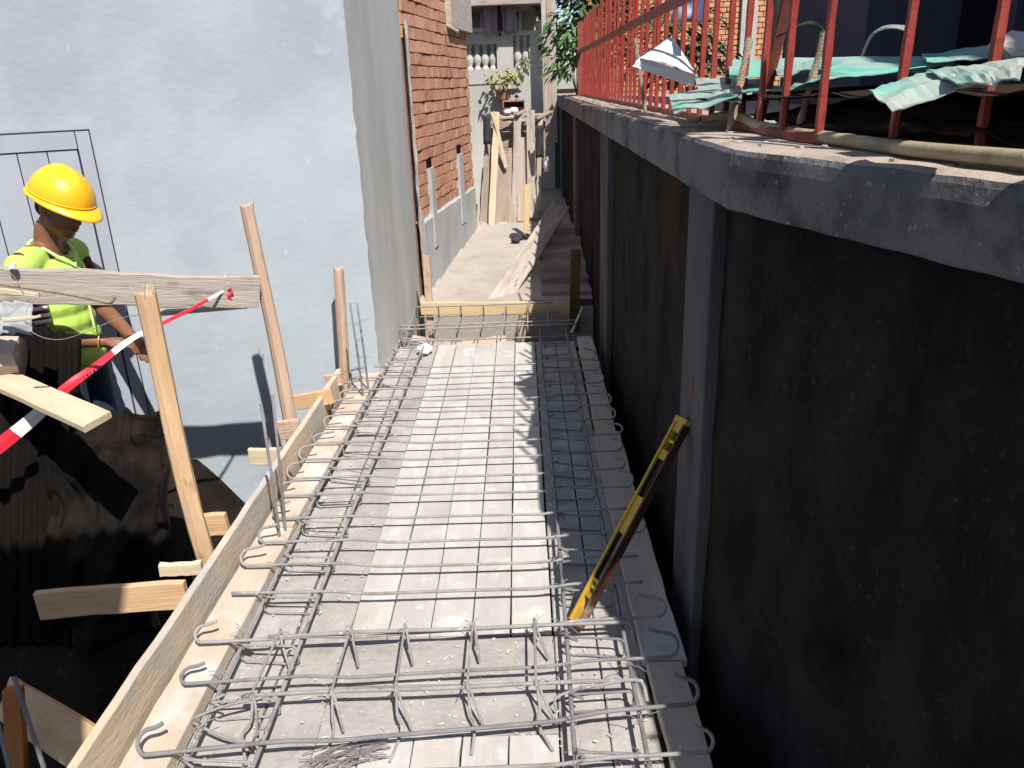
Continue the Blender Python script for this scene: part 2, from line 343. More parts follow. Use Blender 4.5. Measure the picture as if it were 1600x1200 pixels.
while z < 2.95:
    s = -.10 if row % 2 else 0.0
    while s < BL - .02:
        s1 = min(s + .198, BL); s0 = max(s, .11 if z < 1.9 else .0)
        hit = any(a - .01 < s0 + .5 * (s1 - s0) < b + .01 and z < zz for a, b, _, zz in posts_s)
        if s1 - s0 > .015 and not hit:
            o_ = rng.uniform(-.004, .005); mm = BM.copy(); mm.translation = BP(s0, z + rng.uniform(-.002, .002), o_ - .045)
            if s1 - s0 < .19: mm = mm @ Matrix.Diagonal((((s1 - s0) / .2), 1, 1, 1))
            link('brick', bmeshes[rng.randrange(6)], bh, mm)
        s += .204
    z += .0865; row += 1
# grey plaster foot, with a ragged top edge
def dado(a, b):
    s = BL * a; zt_ = .64 + .010 * nz((s, 0, 0), 8); zz = -.2 + (zt_ + .2) * b
    return BP(s, zz, .016 + .006 * nz((s, zz, 0), 3) - (.03 if b == 1 else 0))
mb = MB(); mb.grid(dado, 40, 26); mb.build('plaster_foot', 'dado_plaster', bh)
def ragged(a, b):
    zz = .30 + 1.75 * b; wd = .10 + .05 * nz((0, zz, 3), 4) + (.16 if zz < .75 else 0) * max(0, (.75 - zz) / .3)
    return BP(-.03 + wd * a, zz, .022 + .008 * nz((a, zz, 0), 7) - (.05 if a == 1 else 0))
mb = MB(); mb.grid(ragged, 6, 60); mb.build('render_edge', 'raw_plaster', bh)
for a, b, z0, z1 in posts_s:
    mb = MB(); mb.prism([BP(a, z0, -.02), BP(b, z0, -.02), BP(b, z1 - .06, -.02), BP(a, z1 - .06, -.02)], BN * .044); mb.build('concrete_post', 'dado_plaster', bh)
    mb = MB(); mb.prism([BP(a, z1 - .058, -.012), BP(b, z1 - .058, -.012), BP(b, z1 + .02, -.012), BP(a, z1 + .02, -.012)], BN * .016); mb.build('slot_shade', 'black_shade', bh)  # black plate stands in for the dark inside of the opening
mb = MB(); mb.prism([BP(1.45, 2.07, .0), BP(BL + .06, 2.07, .0), BP(BL + .06, 2.9, .0), BP(1.45, 2.9, .0)], BN * .05); mb.build('eave_board', 'old_wood', bh)
mb = MB(); mb.tube([BP(1.35, 2.08, .02), BP(1.28, 2.02, .14)], .012, 6); mb.build('peg', 'old_wood', bh)
# black panel painted in place of shade between the two houses
mb = MB(); mb.box((-1.0, 6.02, -.5), (-.9, 6.07, 3.4)); tag(mb.build('gap_shade', 'black_shade'), 'black panel standing in for the shaded gap between plastered house and brick house', 'wall')

# ================================================================== HOUSE AT THE END OF THE ALLEY
YB = 10.5
eh = thing('end_house', (-.1, YB + .5, 0), 'sunlit grey plastered house with baluster openings closing the alley', 'house')
def bp(u, v, d=0): return aty(u, v, YB + d)
def bbox_(u0, v0, u1, v1, y0=0., y1=.18):
    a = bp(u0, v0); c = bp(u1, v1); mb = MB(); mb.box((min(a.x, c.x), YB + y0, min(a.z, c.z)), (max(a.x, c.x), YB + y1, max(a.z, c.z))); return mb
XL, XR = -1.2, .43
zo1 = (2.055, 1.775); op1 = (-.66, -.262); zo2 = (2.135, 1.77); op2 = (-.06, .145)
mb = MB()
mb.box((XL, YB, -.4), (XR, YB + .16, 1.77)); mb.box((XL, YB, 1.77), (op1[0], YB + .16, 2.055)); mb.box((op1[1], YB, 1.77), (op2[0], YB + .16, 2.055))
mb.box((op2[1], YB, 1.77), (XR, YB + .16, 2.055)); mb.box((XL, YB, 2.055), (op2[0], YB + .16, 2.135)); mb.box((op2[1], YB, 2.055), (XR, YB + .16, 2.135))
mb.box((XL, YB, 2.135), (XR, YB + .16, 2.19)); mb.build('wall', 'back_plaster', eh)
mb = MB(); mb.box((XL, YB + .9, 1.5), (.46, YB + 1.0, 4.2)); mb.build('veranda_wall', 'back_plaster', eh)
mb = MB(); mb.box((XL, YB - .03, 2.19), (-.2, YB + .18, 2.235)); mb.build('ledge', 'back_plaster', eh)
mb = MB(); mb.box((XL, YB - .3, 2.46), (.28, YB + 1.2, 2.56)); mb.build('eave', 'old_wood', eh)
mb = MB(); mb.box((XL, YB - .012, 1.60), (-.2, YB + .002, 1.63)); mb.build('band', 'back_plaster', eh)
def baluster(x, z0, z1):
    mb = MB(); H = z1 - z0; prof = [(0, .042), (.08, .042), (.1, .028), (.18, .03), (.34, .052), (.5, .045), (.68, .026), (.74, .034), (.78, .026), (.9, .03), (.93, .044), (1, .044)]
    n = 12; vs = []; fs = []
    for f, r in prof:
        for j in range(n): vs.append((x + r * math.cos(2 * math.pi * j / n), YB + .08 + r * math.sin(2 * math.pi * j / n), z0 + f * H))
    for i in range(len(prof) - 1):
        for j in range(n): fs.append((i * n + j, i * n + (j + 1) % n, (i + 1) * n + (j + 1) % n, (i + 1) * n + j))
    mb.add(vs, fs); mb.build('baluster', 'back_plaster', eh, smooth=True)
for x in (-.60, -.505, -.41, -.315): baluster(x, 1.77, 2.055)
for x in (-.005, .09): baluster(x, 1.77, 2.135)
for u0, u1 in ((752, 772), (790, 808)):
    a = bp(u0, 0); c = bp(u1, 48); mb = MB(); mb.box((a.x - .05, YB + .86, c.z), (c.x + .05, YB + .9, c.z + .9)); w = mb.build('window', 'glass', eh)
    for k in range(3):
        xx = a.x - .06 + (c.x - a.x + .09) * k / 2; mb = MB(); mb.box((xx, YB + .84, c.z - .02), (xx + .03, YB + .858, c.z + .9)); mb.build('frame', 'white_cloth', w)
def cloth(name, u0, v0, u1, v1, y, m, label, cat, nx=8, amp=.02, skew=0, group=None):
    a = aty(u0, v0, y); c = aty(u1, v1, y)
    def P(s, t): return V((a.x + (c.x - a.x) * s + skew * t, y + amp * math.sin(s * 9 + t * 2) + amp * nz((s * 3, t * 3, a.x)), a.z + (c.z - a.z) * t + .015 * nz((s * 4, t, 2))))
    mb = MB(); mb.grid(P, nx, 8); o = mb.build(name, m, smooth=True); sm = o.modifiers.new('s', 'SOLIDIFY'); sm.thickness = .006; return tag(o, label, cat, group)
cloth('hanging_cloth', 753, -14, 778, 52, YB - .05, 'mauve_cloth', 'mauve cloth hanging from the end house eave beside brick house', 'cloth')
cloth('hanging_cloth', 786, -14, 808, 50, YB - .05, 'mauve_cloth', 'mauve cloth hanging from the end house eave nearer the potted plant', 'cloth')
cloth('hanging_cloth', 776, -14, 783, 56, YB - .10, 'black_cloth', 'narrow dark strip of cloth hanging between two mauve cloths', 'cloth', 4)
# downpipe and boards right of the end house
for i, (u, m_) in enumerate(((853, 'old_wood'), (860, 'alley_wood'), (867, 'old_wood'))):
    a = aty(u, 175, 10.2); tag(plank('upright_board', (a.x, 10.2, .9), (a.x - .005, 10.2, 3.0), (1, 0, 0), .055, .03, m_), ('weathered upright board at the right corner of the end house, leftmost', 'weathered upright board at the right corner of the end house, middle one', 'weathered upright board at the right corner of the end house, nearest the red fence')[i], 'board', 'upright boards at the end house corner')

def leaf_plant(name, base, h, w, n, m, label, cat, pot=None, blade=.06, width=.02, droop=.5, seed=1, spiky=False, stems=6, potname='pot'):
    r = random.Random(seed); root = thing(name, base, label, cat); base = V(base)
    mb = MB()
    tips = []
    for k in range(stems):
        a = r.uniform(0, 6.28); t = base + V((math.cos(a) * w * .45 * r.random(), math.sin(a) * w * .45 * r.random(), h * r.uniform(.45, .85))); mb.tube([base, base.lerp(t, .5) + V((0, 0, h * .06)), t], [.006, .005, .003], 4); tips.append(t)
    mb.build('stem', 'twig', root)
    mb = MB()
    for k in range(n):
        a = r.uniform(0, 6.28)
        if spiky: p = base + V((r.uniform(-1, 1) * .03, r.uniform(-1, 1) * .03, 0)); d = V((math.cos(a) * r.uniform(.2, 1), math.sin(a) * r.uniform(.2, 1), r.uniform(.7, 1.4))).normalized(); ln = h * r.uniform(.7, 1.1)
        else:
            q = r.random() ** .5
            p = base + V((math.cos(a) * w * .5 * q, math.sin(a) * w * .5 * q, h * r.uniform(.25, 1.0) * (1 - .25 * q))); d = V((math.cos(a + r.uniform(-.8, .8)), math.sin(a + r.uniform(-.8, .8)), r.uniform(-.6, .7))).normalized(); ln = blade * r.uniform(.6, 1.3)
        s_ = d.cross(V((r.uniform(-.3, .3), r.uniform(-.3, .3), 1))).normalized() * width * r.uniform(.7, 1.2)
        e = p + d * ln + V((0, 0, -droop * ln * (1 if not spiky else .5))); m_ = p.lerp(e, .5) + V((0, 0, .18 * ln))
        mb.add([p, m_ - s_, m_ + s_, e, m_ + V((0, 0, -.12 * width))], [(0, 1, 4), (0, 4, 2), (1, 3, 4), (4, 3, 2)])
    mb.build('foliage', m, root)
    if pot:
        mb = MB(); rr, hh, pm = pot; n_ = 14
        for (z0, r0), (z1, r1) in (((-hh, rr * .75), (-.01, rr)), ((-.02, rr * 1.08), (.0, rr * 1.08))):
            mb.tube([base + V((0, 0, z0)), base + V((0, 0, z1))], [r0, r1], n_)
        mb.build(potname, pm, root)
    return root
a = bp(845, 52, -.02); leaf_plant('potted_plant', (a.x, YB + .06, 2.29), .34, .3, 46, 'leaf', 'spiky green plant in a lilac pot on the end house ledge', 'plant', (.075, .10, 'lilac_pot'), spiky=True, width=.012, seed=3, stems=2)
a = bp(786, 136); leaf_plant('wall_plant', (a.x, YB - .13, a.z - .02), .24, .40, 120, 'leaf_yellow', 'yellowish leafy plant in a planter hung on the end wall', 'plant', (.10, .12, 'terracotta'), blade=.075, width=.02, seed=4, potname='planter')
a = bp(821, 104); leaf_plant('creeper', (a.x, YB - .03, a.z - .02), .14, .14, 36, 'leaf_yellow', 'small creeper growing at the narrow baluster opening', 'plant', blade=.05, width=.014, seed=5)
a = aty(888, 70, 9.0); leaf_plant('shrub', (a.x + .1, 9.2, 1.45), .95, .75, 420, 'leaf', 'bushy green shrub at the far end of the red fence', 'shrub', blade=.13, width=.03, seed=6, stems=12)
leaf_plant('tree', (.95, 11.2, 1.4), 2.2, 1.0, 700, 'leaf_dark', 'dark leafy tree rising behind the far end of red fence', 'tree', blade=.2, width=.05, seed=16, stems=16)
# crate, cloth bundle on the far stack
a = aty(786, 170, 9.6); c = aty(819, 158, 9.6)
mb = MB(); mb.box((a.x, 9.5, a.z - .03), (c.x, 9.75, a.z + .01)); mb.box((a.x, 9.74, a.z), (c.x, 9.76, c.z)); mb.box((a.x, 9.5, c.z), (c.x, 9.78, c.z + .012)); mb.box((a.x, 9.5, a.z), (a.x + .012, 9.75, c.z)); mb.box((c.x - .012, 9.5, a.z), (c.x, 9.75, c.z))
tag(mb.build('crate', 'terracotta'), 'small reddish open box behind the plank barrier', 'box')
mb = MB(); c_ = aty(803, 173, 9.45)
mb.ball(c_, (.055, .05, .04), 10, 6); mb.ball(c_ + V((-.07, .0, -.015)), (.05, .04, .03), 10, 6); mb.v = [p + V((nz(p, 30), nz(p + V((3, 3, 3)), 30), nz(p + V((7, 1, 2)), 30))) * .008 for p in mb.v]
tag(mb.build('cloth_bundle', 'white_cloth', smooth=True), 'pale crumpled cloth bundle on top of the plank barrier', 'cloth')

# plank barrier: boards standing at the alley's end, in front of horizontal boards
YP = 8.9
pb = thing('plank_barrier', (-.1, YP, .2), 'barrier of pale upright and level planks closing the alley', 'barrier')
def bpl(u0, v0, u1, v1, wpx, m_, d=0., lean=.25, T=.022):
    a = aty(u0, v0, YP + d - lean); c = aty(u1, v1, YP + d)
    plank('plank', a, c, (1, 0, 0), wpx / F * 9.3, T, m_, pb, seg=6, jit=.006)
for v in (198, 214, 229, 244, 260): bpl(762, v, 852, v - 2, 13, 'alley_wood', .16, 0)
for args in ((756, 350, 766, 200, 12, 'alley_wood'), (768, 352, 776, 175, 9, 'pale_plank'), (783, 350, 790, 240, 21, 'alley_wood'), (748, 350, 757, 262, 7, 'old_wood'),
             (806, 348, 809, 176, 11, 'old_wood'), (797, 350, 800, 232, 12, 'alley_wood'), (827, 340, 829, 172, 11, 'old_wood'), (816, 346, 818, 215, 14, 'alley_wood'),
             (786, 352, 788, 262, 13, 'pale_plank'), (842, 330, 845, 182, 7, 'alley_wood'), (836, 340, 838, 215, 8, 'old_wood')):
    bpl(*args, d=rng.uniform(-.03, .05) - .05 * (args[5] == 'pale_plank'))
bpl(790, 262, 769, 175, 5, 'pale_plank', -.12, .02)
for a_, b_ in (((765, 176), (808, 190)), ((770, 186), (858, 178)), ((806, 180), (826, 170)), ((838, 186), (862, 174)), ((776, 190), (806, 184))):
    p = aty(*a_, YP - .03); q = aty(*b_, YP + .1); plank('plank', p, q, (0, 1, .2), .05, .02, 'alley_wood', pb, 4)
cloth('dark_cloth', 754, 180, 768, 225, YP - .16, 'black_cloth', 'dark rag hanging over the left end of the plank barrier', 'cloth', 6, .015)
cloth('dark_cloth', 836, 196, 850, 246, YP - .3, 'black_cloth', 'dark rag hanging at the right end of the plank barrier', 'cloth', 6, .015)
a = aty(822, 365, 8.0); tag(plank('wooden_stake', (a.x, 8.0, .15), aty(824, 288, 8.05), (1, 0, 0), .055, .03, 'yellow_wood'), 'small yellow wooden stake standing before the plank barrier', 'stake')
# drink bottle, rags on the path
a = aty(855, 268, 8.6)
mb = MB(); mb.tube([a, a + V((0, 0, .09)), a + V((0, 0, .12)), a + V((0, 0, .15))], [.03, .03, .014, .014], 10); tag(mb.build('bottle', 'white_cloth', smooth=True), 'small white bottle hanging in the shade at the alley end', 'bottle')
c_ = aty(812, 372, 7.9); mb = MB()
for k in range(5):
    mb.ball(V((c_.x + rng.uniform(-.07, .09), 7.85 + rng.uniform(-.2, .2), pathz(7.9) + .02)), (.05, .06, .03), 8, 5)
mb.v = [p + V((nz(p, 22), nz(p + V((3, 3, 3)), 22), nz(p + V((7, 1, 2)), 22))) * .02 for p in mb.v]
tag(mb.build('rag', 'black_cloth'), 'crumpled dark rag lying on the concrete path', 'rag')
# leaning board across the alley
lb0 = V((-.25, 5.93, -.03)); lb1 = V((.36, 7.58, .51))
tag(plank('leaning_board', lb0, lb1, (1, -.25, -.35), .17, .025, 'old_wood', seg=6), 'long grey board leaning from path up to the dark retaining wall', 'board')
# stone steps in the shade by the wall
for i in range(6):
    mb = MB(); y0 = 6.05 + i * .28
    mb.box((.13, y0, -.3), (.52, y0 + .31, .06 + .05 * i)); mb.v = [p + V((nz(p, 7), nz(p + V((3, 3, 3)), 7), nz(p + V((7, 1, 2)), 7))) * .018 for p in mb.v]
    tag(mb.build('stone_block', 'stone'), 'rough stone block in the shaded row by the wall, %s from the yellow crossboard' % ('first', 'second', 'third', 'fourth', 'fifth', 'sixth')[i], 'stone', 'stone blocks by the wall')
tag(plank('upright_plank', (.37, 5.85, -.2), (.385, 5.85, .43), (1, 0, 0), .075, .03, 'shaded_plank'), 'orange brown plank standing against the dark wall by crossboard', 'plank')

# ================================================================== RETAINING WALL with coping
rw = thing('retaining_wall', (.6, 5, -.9), 'dark mouldy concrete retaining wall with pilasters and grey coping', 'wall')
BEND = [(.46, 11.4), (.465, 1.84), (.690, 1.1), (.745, .7), (.80, -.6)]      # front of the coping
def along(offs, z0, z1, segs, amp, name, m_, rows=6, sc=5):
    pts = [V((x + offs, y, 0)) for x, y in BEND]; ch = []
    for i in range(len(pts) - 1):
        n = segs[i]
        for k in range(n): ch.append(pts[i].lerp(pts[i + 1], k / n))
    ch.append(pts[-1]); n = len(ch) - 1
    def P(a, b):
        p = ch[min(n, int(round(a * n)))]; z = z0 + (z1 - z0) * b
        return V((p.x + amp * nz((p.y, z, offs), sc), p.y, z + (amp * .6 * nz((p.y, 3, z), sc) if b in (0, 1) else 0)))
    mb = MB(); mb.grid(P, n, rows); return mb, ch
SEG = (60, 26, 14, 14)
mb, ch = along(.055, -1.0, 1.32, SEG, .008, '', '', 40, 4); mb.build('wall_face', 'retain_wall', rw, smooth=True)
def pil(y0, y1):
    mb = MB(); n = 30
    for f0, f1, m_ in ((0, 1, 0),):
        mb.box((.485, y0, -1), (.60, y1, 1.318))
    o = mb.build('pilaster', 'pilaster', rw); bv = o.modifiers.new('b', 'BEVEL'); bv.width = .006; bv.segments = 2
for y0, y1 in ((2.05, 2.36), (4.62, 5.05), (7.3, 7.7), (9.9, 10.3)): pil(y0, y1)
# coping: swept section, front face rough, top lighter
pts = ch; pr = [(0, 1.312), (-.001, 1.35), (0, 1.40), (.002, 1.437), (.012, 1.447)]
mb = MB()
cp = [V((p.x - .055, p.y, 0)) for p in ch]
def normal(i):
    a = cp[max(0, i - 1)]; b = cp[min(len(cp) - 1, i + 1)]; t = (b - a).normalized(); n_ = V((-t.y, t.x, 0)); return n_ if n_.x > 0 else -n_
def cope(prof, name, m_, amp, sub=1):
    mb = MB(); vs = []; fs = []; K = len(prof); step = 4
    dense = []
    for i in range(len(cp) - 1):
        for s in range(step): dense.append((cp[i].lerp(cp[i + 1], s / step), normal(i).lerp(normal(i + 1), s / step)))
    dense.append((cp[-1], normal(len(cp) - 1)))
    for p, n_ in dense:
        for d, z in prof:
            q = p + n_ * d; vs.append(V((q.x, q.y, z)) + n_ * amp * (nz((p.x, p.y, z), 9) + .25 * nz((p.x, p.y, z), 21)) + V((0, 0, amp * .8 * nz((p.x, p.y, z + 5), 14))))
    n = len(dense)
    for i in range(n - 1):
        for j in range(K - 1): fs.append((i * K + j, i * K + j + 1, (i + 1) * K + j + 1, (i + 1) * K + j))
    mb.add(vs, fs); return mb.build(name, m_, rw, smooth=False)
cope([(.10, 1.308), (.02, 1.309), (.002, 1.315), (-.002, 1.345), (0, 1.38), (-.001, 1.41), (.002, 1.435), (.008, 1.445)], 'coping', 'coping', .0035)
cope([(.008, 1.444), (.03, 1.449), (.10, 1.450), (.2, 1.451), (.36, 1.45), (.7, 1.44), (1.4, 1.40)], 'coping_top', 'coping_top', .004)
mb = MB(); a = atx(1078, 600, .484); mb.add([V((.4835, a.y - .008, a.z + .035)), V((.4835, a.y - .03, a.z + .02)), V((.4835, a.y - .034, a.z - .015)), V((.4835, a.y - .012, a.z - .04))], [(0, 1, 2, 3)]); mb.build('red_mark', 'red_mark', rw)

# ================================================================== FENCE on the coping
fx = .64
def FX(y): return fx if y > 1.9 else fx + .30 * (1.9 - y)
fence = thing('metal_fence', (fx, 5, 1.45), 'red painted steel bar fence standing on the retaining wall', 'fence')
ys = [1.20, 1.42, 1.62, 1.84, 2.04] + [2.24 + .19 * k for k in range(37)]
for k, y in enumerate(ys):
    if y > 9.2: break
    r = random.Random(k); b = V((FX(y), y, 1.45)); lean = .012 + r.uniform(-.012, .012)
    t = V((FX(y) + lean, y - .01 + r.uniform(-.015, .015), 2.16 + (.18 if y < 3 else 0) + r.uniform(-.02, .02)))
    mb = MB(); n = 40; L = (t - b)
    rad = .0095; pp = [b + L * (i / 14) for i in range(15)]
    mb.tube(pp, [rad * (1 + (.10 if i % 2 else -.05)) for i in range(15)], 6); mb.build('bar', 'red_paint', fence)
for z_, d, w in ((1.462, .0, .03), (1.875, .016, .028)):
    ya = 2.9 if z_ > 1.6 else 1.1
    pl_ = [(FX(9.2), 9.2), (FX(ya), ya)] if z_ > 1.6 else [(FX(9.2), 9.2), (FX(1.9), 1.9), (FX(1.1), 1.1)]
    for (x0, y0), (x1, y1) in zip(pl_[:-1], pl_[1:]):
        plank('rail', (x0 - d, y0, z_), (x1 - d, y1, z_), (0, 0, 1), w * (1.4 if z_ > 1.6 else .8), .02, 'red_rail', fence, 4, .0005)
mb = MB(); a = V((FX(3.0) - .02, 3.0, 1.47)); 
plank('brace', (fx + .03, 2.36, 1.47), (fx + .07, 1.98, 2.3), (1, 0, 0), .03, .012, 'red_rail', fence, 3, .0005)
plank('fence_post', (fx - .01, 8.7, 1.44), (fx - .01, 8.7, 2.15), (1, 0, 0), .06, .06, 'red_rail', fence, 3, .0005)

# brick house beyond the fence
fb = thing('yard_house', (2.6, 13.2, 1.3), 'sunlit orange brick house behind the red fence', 'house')
mb = MB(); mb.box((1.0, 13.03, 1.2), (4.6, 13.4, 5.0)); mb.build('wall_core', 'far_mortar', fb)
mb = MB(); z = 1.35; row = 0
while z < 4.2:
    x = 1.0 + (.06 if row % 2 else 0)
    while x < 4.5:
        d = rng.uniform(0, .008); mb.box((x, 13.0 - d, z), (x + .108, 13.06, z + .062)); x += .121
    z += .075; row += 1
mb.build('brick', 'far_brick', fb, kind='stuff')
mb = MB(); mb.box((3.32, 12.93, 1.3), (3.55, 12.985, 4.9)); mb.build('plaster_pier', 'back_plaster', fb)
# dark house beside the fence
dh = thing('shaded_house', (3, 3, 1.3), 'dark slate blue house wall in shade behind the fence', 'house')
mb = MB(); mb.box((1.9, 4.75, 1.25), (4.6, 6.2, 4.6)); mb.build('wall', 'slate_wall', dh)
mb = MB(); mb.box((2.4, -1.0, 1.25), (4.6, 4.745, 4.6)); mb.build('wall', 'black_shade', dh)  # black colour stands in for the deep shade on this part
mb = MB(); mb.box((1.5, -1.0, 3.4), (4.6, 6.25, 3.46)); mb.build('roof', 'rust_tin', dh)
for y in (4.1, 3.4, 2.8): 
    mb = MB(); mb.box((2.33, y, 1.25), (2.42, y + .07, 3.4)); mb.build('post', 'slate_wall', dh)
# shrubs between fence and brick house
leaf_plant('shrub', (2.05, 11.3, 1.4), 1.3, 1.3, 260, 'leaf_dark', 'dark leafy shrub in front of the sunlit brick house', 'shrub', blade=.20, width=.045, seed=11, stems=10)
leaf_plant('shrub', (1.5, 7.6, 1.4), .55, .8, 220, 'leaf_dark', 'low dark shrub behind the fence near the folded white sheet', 'shrub', blade=.12, width=.03, seed=12, stems=8)
cloth('blue_garment', 1052, -12, 1098, 34, 5.2, 'blue_cloth', 'blue garment hung out to dry behind the red fence', 'garment', 10, .04)
tag(plank('pale_board', aty(1206, 100, 6.0), aty(1212, -12, 6.0), (1, 0, 0), .09, .03, 'old_wood'), 'pale upright board between brick house and shaded house', 'board')

# ================================================================== SCRAP on the coping
def sheet(name, corners, m_, label, cat='metal sheet', waves=5, amp=.014, crump=.02, nu=9, nv=4, seed=0, bend=0., group=None):
    c = [V(p) for p in corners]; nn = (c[1] - c[0]).cross(c[3] - c[0]).normalized()
    if nn.z < 0: nn = -nn
    def P(a, b):
        p = c[0].lerp(c[1], a).lerp(c[3].lerp(c[2], a), b)
        return p + nn * (amp * math.sin(b * waves * 2 * math.pi) + crump * (nz((a * 3, b * 3, seed), 1) + .5 * nz((a * 8, b * 5, seed + 3), 1)) + bend * math.sin(a * math.pi))
    mb = MB(); mb.grid(P, nu, nv); o = mb.build(name, m_, smooth=nu > 20); so = o.modifiers.new('s', 'SOLIDIFY'); so.thickness = .002
    return tag(o, label, cat, group)
def q(*l): return [aty(u, v, y) for u, v, y in l]
GRP = 'crumpled roofing sheets on the coping'
def green(lab, seed, *c, crump=.008, nu=7, nv=3): sheet('roofing_sheet', q(*c), 'green_tin', lab, seed=seed, waves=2, amp=.002, crump=crump * 1.0, nu=14, nv=7, group=GRP)
green('flat pale green sheet jutting out nearest over the coping corner', 1, (1358, 140, 1.36), (1452, 108, 1.39), (1530, 128, 1.21), (1394, 174, 1.24))
green('pale dusty sheet adjoining the nearest green one, towards the cement lump', 21, (1448, 109, 1.37), (1604, 90, 1.22), (1592, 124, 1.06), (1505, 132, 1.17))
green('long pale green sheet at the back with its straight cut end', 2, (1138, 93, 2.75), (1470, 88, 2.25), (1500, 100, 1.95), (1140, 122, 2.45), crump=.010)
green('bright green folded strip lying on the long pale sheet', 3, (1205, 97, 2.42), (1320, 92, 2.2), (1300, 102, 2.05), (1218, 121, 2.16))
green('green crumpled sheet touching the foot of the white sheet', 4, (1085, 119, 2.95), (1180, 124, 2.65), (1235, 142, 2.15), (1092, 144, 2.62))
green('green sheet with torn corner drooping over the coping, farthest one', 5, (1045, 148, 2.75), (1120, 136, 2.65), (1160, 150, 2.3), (1053, 178, 2.40))
green('small bright green flap hanging above the hose end', 22, (1112, 145, 2.5), (1160, 138, 2.4), (1158, 160, 2.3), (1130, 155, 2.36))
green('narrow pale curved sheet between the long sheet and the near one', 6, (1228, 138, 2.05), (1300, 112, 2.0), (1460, 104, 1.85), (1290, 124, 1.9), crump=.012)
green('pale sheet at the right edge under the cement lump', 7, (1440, 84, 2.1), (1610, 62, 1.95), (1625, 88, 1.66), (1450, 96, 1.85))
sheet('folded_sheet', q((1000, 90, 3.12), (1050, 56, 3.2), (1088, 116, 2.9), (1040, 100, 2.85)), 'white_tin', 'white folded metal sheet standing up before the red fence', seed=8, waves=1, amp=0., crump=.006, nu=5, nv=3)
sheet('folded_flap', q((988, 103, 3.12), (1000, 89, 3.13), (1086, 117, 2.92), (1084, 136, 2.9)), 'white_tin', 'shaded lower flap under the white folded sheet', seed=9, waves=1, amp=0., crump=.005, nu=5, nv=3)
sheet('curled_strip', q((1345, 88, 1.85), (1420, 40, 1.7), (1422, 50, 1.68), (1350, 85, 1.82)), 'old_tin', 'grey metal strip curling up between two red bars', seed=10, waves=.5, amp=.001, crump=.003, bend=.03, nu=12)
sheet('curled_strip', q((1213, 60, 2.2), (1290, 62, 2.0), (1298, 78, 1.98), (1213, 56, 2.18)), 'leaf_dark', 'dark green curled strip arching behind the upright rebar', seed=11, waves=.5, amp=.001, crump=.003, bend=.045, nu=12)
# added dark sheets: one casts shade on the coping, two stand in for shadow
rs = [V((.575, 2.55, 1.535)), V((1.45, 2.75, 1.56)), V((1.55, .35, 1.60)), V((.80, .55, 1.575))]
def rsp(a, b):
    p = rs[0].lerp(rs[1], a).lerp(rs[3].lerp(rs[2], a), b)
    jag = (.05 if int(b * 16) % 4 == 0 else -.03) * (1 - a) ** 6  # notched edge shaped to cast bands of shade
    return p + V((-jag, 0, .010 * nz((a * 4, b * 5, 2)) + .005 * math.sin(b * 60)))
mb = MB(); mb.grid(rsp, 12, 64); o = mb.build('shade_sheet', 'rust_tin'); so = o.modifiers.new('s', 'SOLIDIFY'); so.thickness = .0015
tag(o, 'wide dark sheet added under the green sheets to shade the coping', 'metal sheet')
sheet('shade_sheet', q((1170, 178, 2.45), (1420, 145, 1.85), (1610, 195, 1.35), (1240, 195, 2.0)), 'rust_tin', 'dark sheet standing in for shadow on the coping beside the hose', seed=12, waves=4, amp=.004, crump=.015, nu=24, nv=12)
sheet('shade_sheet', q((1380, 140, 1.9), (1640, 120, 1.6), (1660, 225, 1.22), (1420, 205, 1.55)), 'rust_tin', 'dark sheet standing in for shadow at the right edge behind the hose', seed=13, waves=4, amp=.004, crump=.02, nu=24, nv=12)
# hose and sticks
hp = [aty(1110, 184, 2.55), aty(1150, 181, 2.42), aty(1185, 196, 2.25), aty(1245, 208, 1.98), aty(1320, 220, 1.72), aty(1400, 231, 1.52), aty(1500, 240, 1.34), aty(1620, 250, 1.18)]
def smoothpath(p, n=6):
    out = []
    for i in range(len(p) - 1):
        a = p[max(0, i - 1)]; b = p[i]; c = p[i + 1]; d = p[min(len(p) - 1, i + 2)]
        for k in range(n):
            t = k / n; out.append(.5 * ((2 * b) + (c - a) * t + (2 * a - 5 * b + 4 * c - d) * t * t + (3 * b - a - 3 * c + d) * t ** 3))
    out.append(p[-1]); return out
hp = [V((p.x, p.y, max(p.z, 1.466))) for p in hp]
mb = MB(); mb.tube(smoothpath(hp), .0135, 10); tag(mb.build('hose', 'hose', smooth=True), 'tan plastic hose lying along the top of the coping', 'hose')
for i, (p, lab) in enumerate((([(985, 178, 3.3), (1010, 172, 3.1), (1045, 184, 2.8), (1075, 190, 2.65), (1095, 180, 2.6)], 'crooked dry branch on the coping next to the hose end'),
        ([(908, 182, 5.2), (930, 177, 4.8), (960, 180, 4.2), (1000, 176, 3.8)], 'thin crooked twig lying on the far part of coping'))):
    pp = [aty(*t) for t in p]; pp = [V((k.x, k.y, max(1.46, min(k.z, 1.475)))) for k in pp]; mb = MB(); mb.tube(smoothpath(pp, 4), .007, 6); tag(mb.build('dry_branch', 'brown_steel'), lab, 'branch')
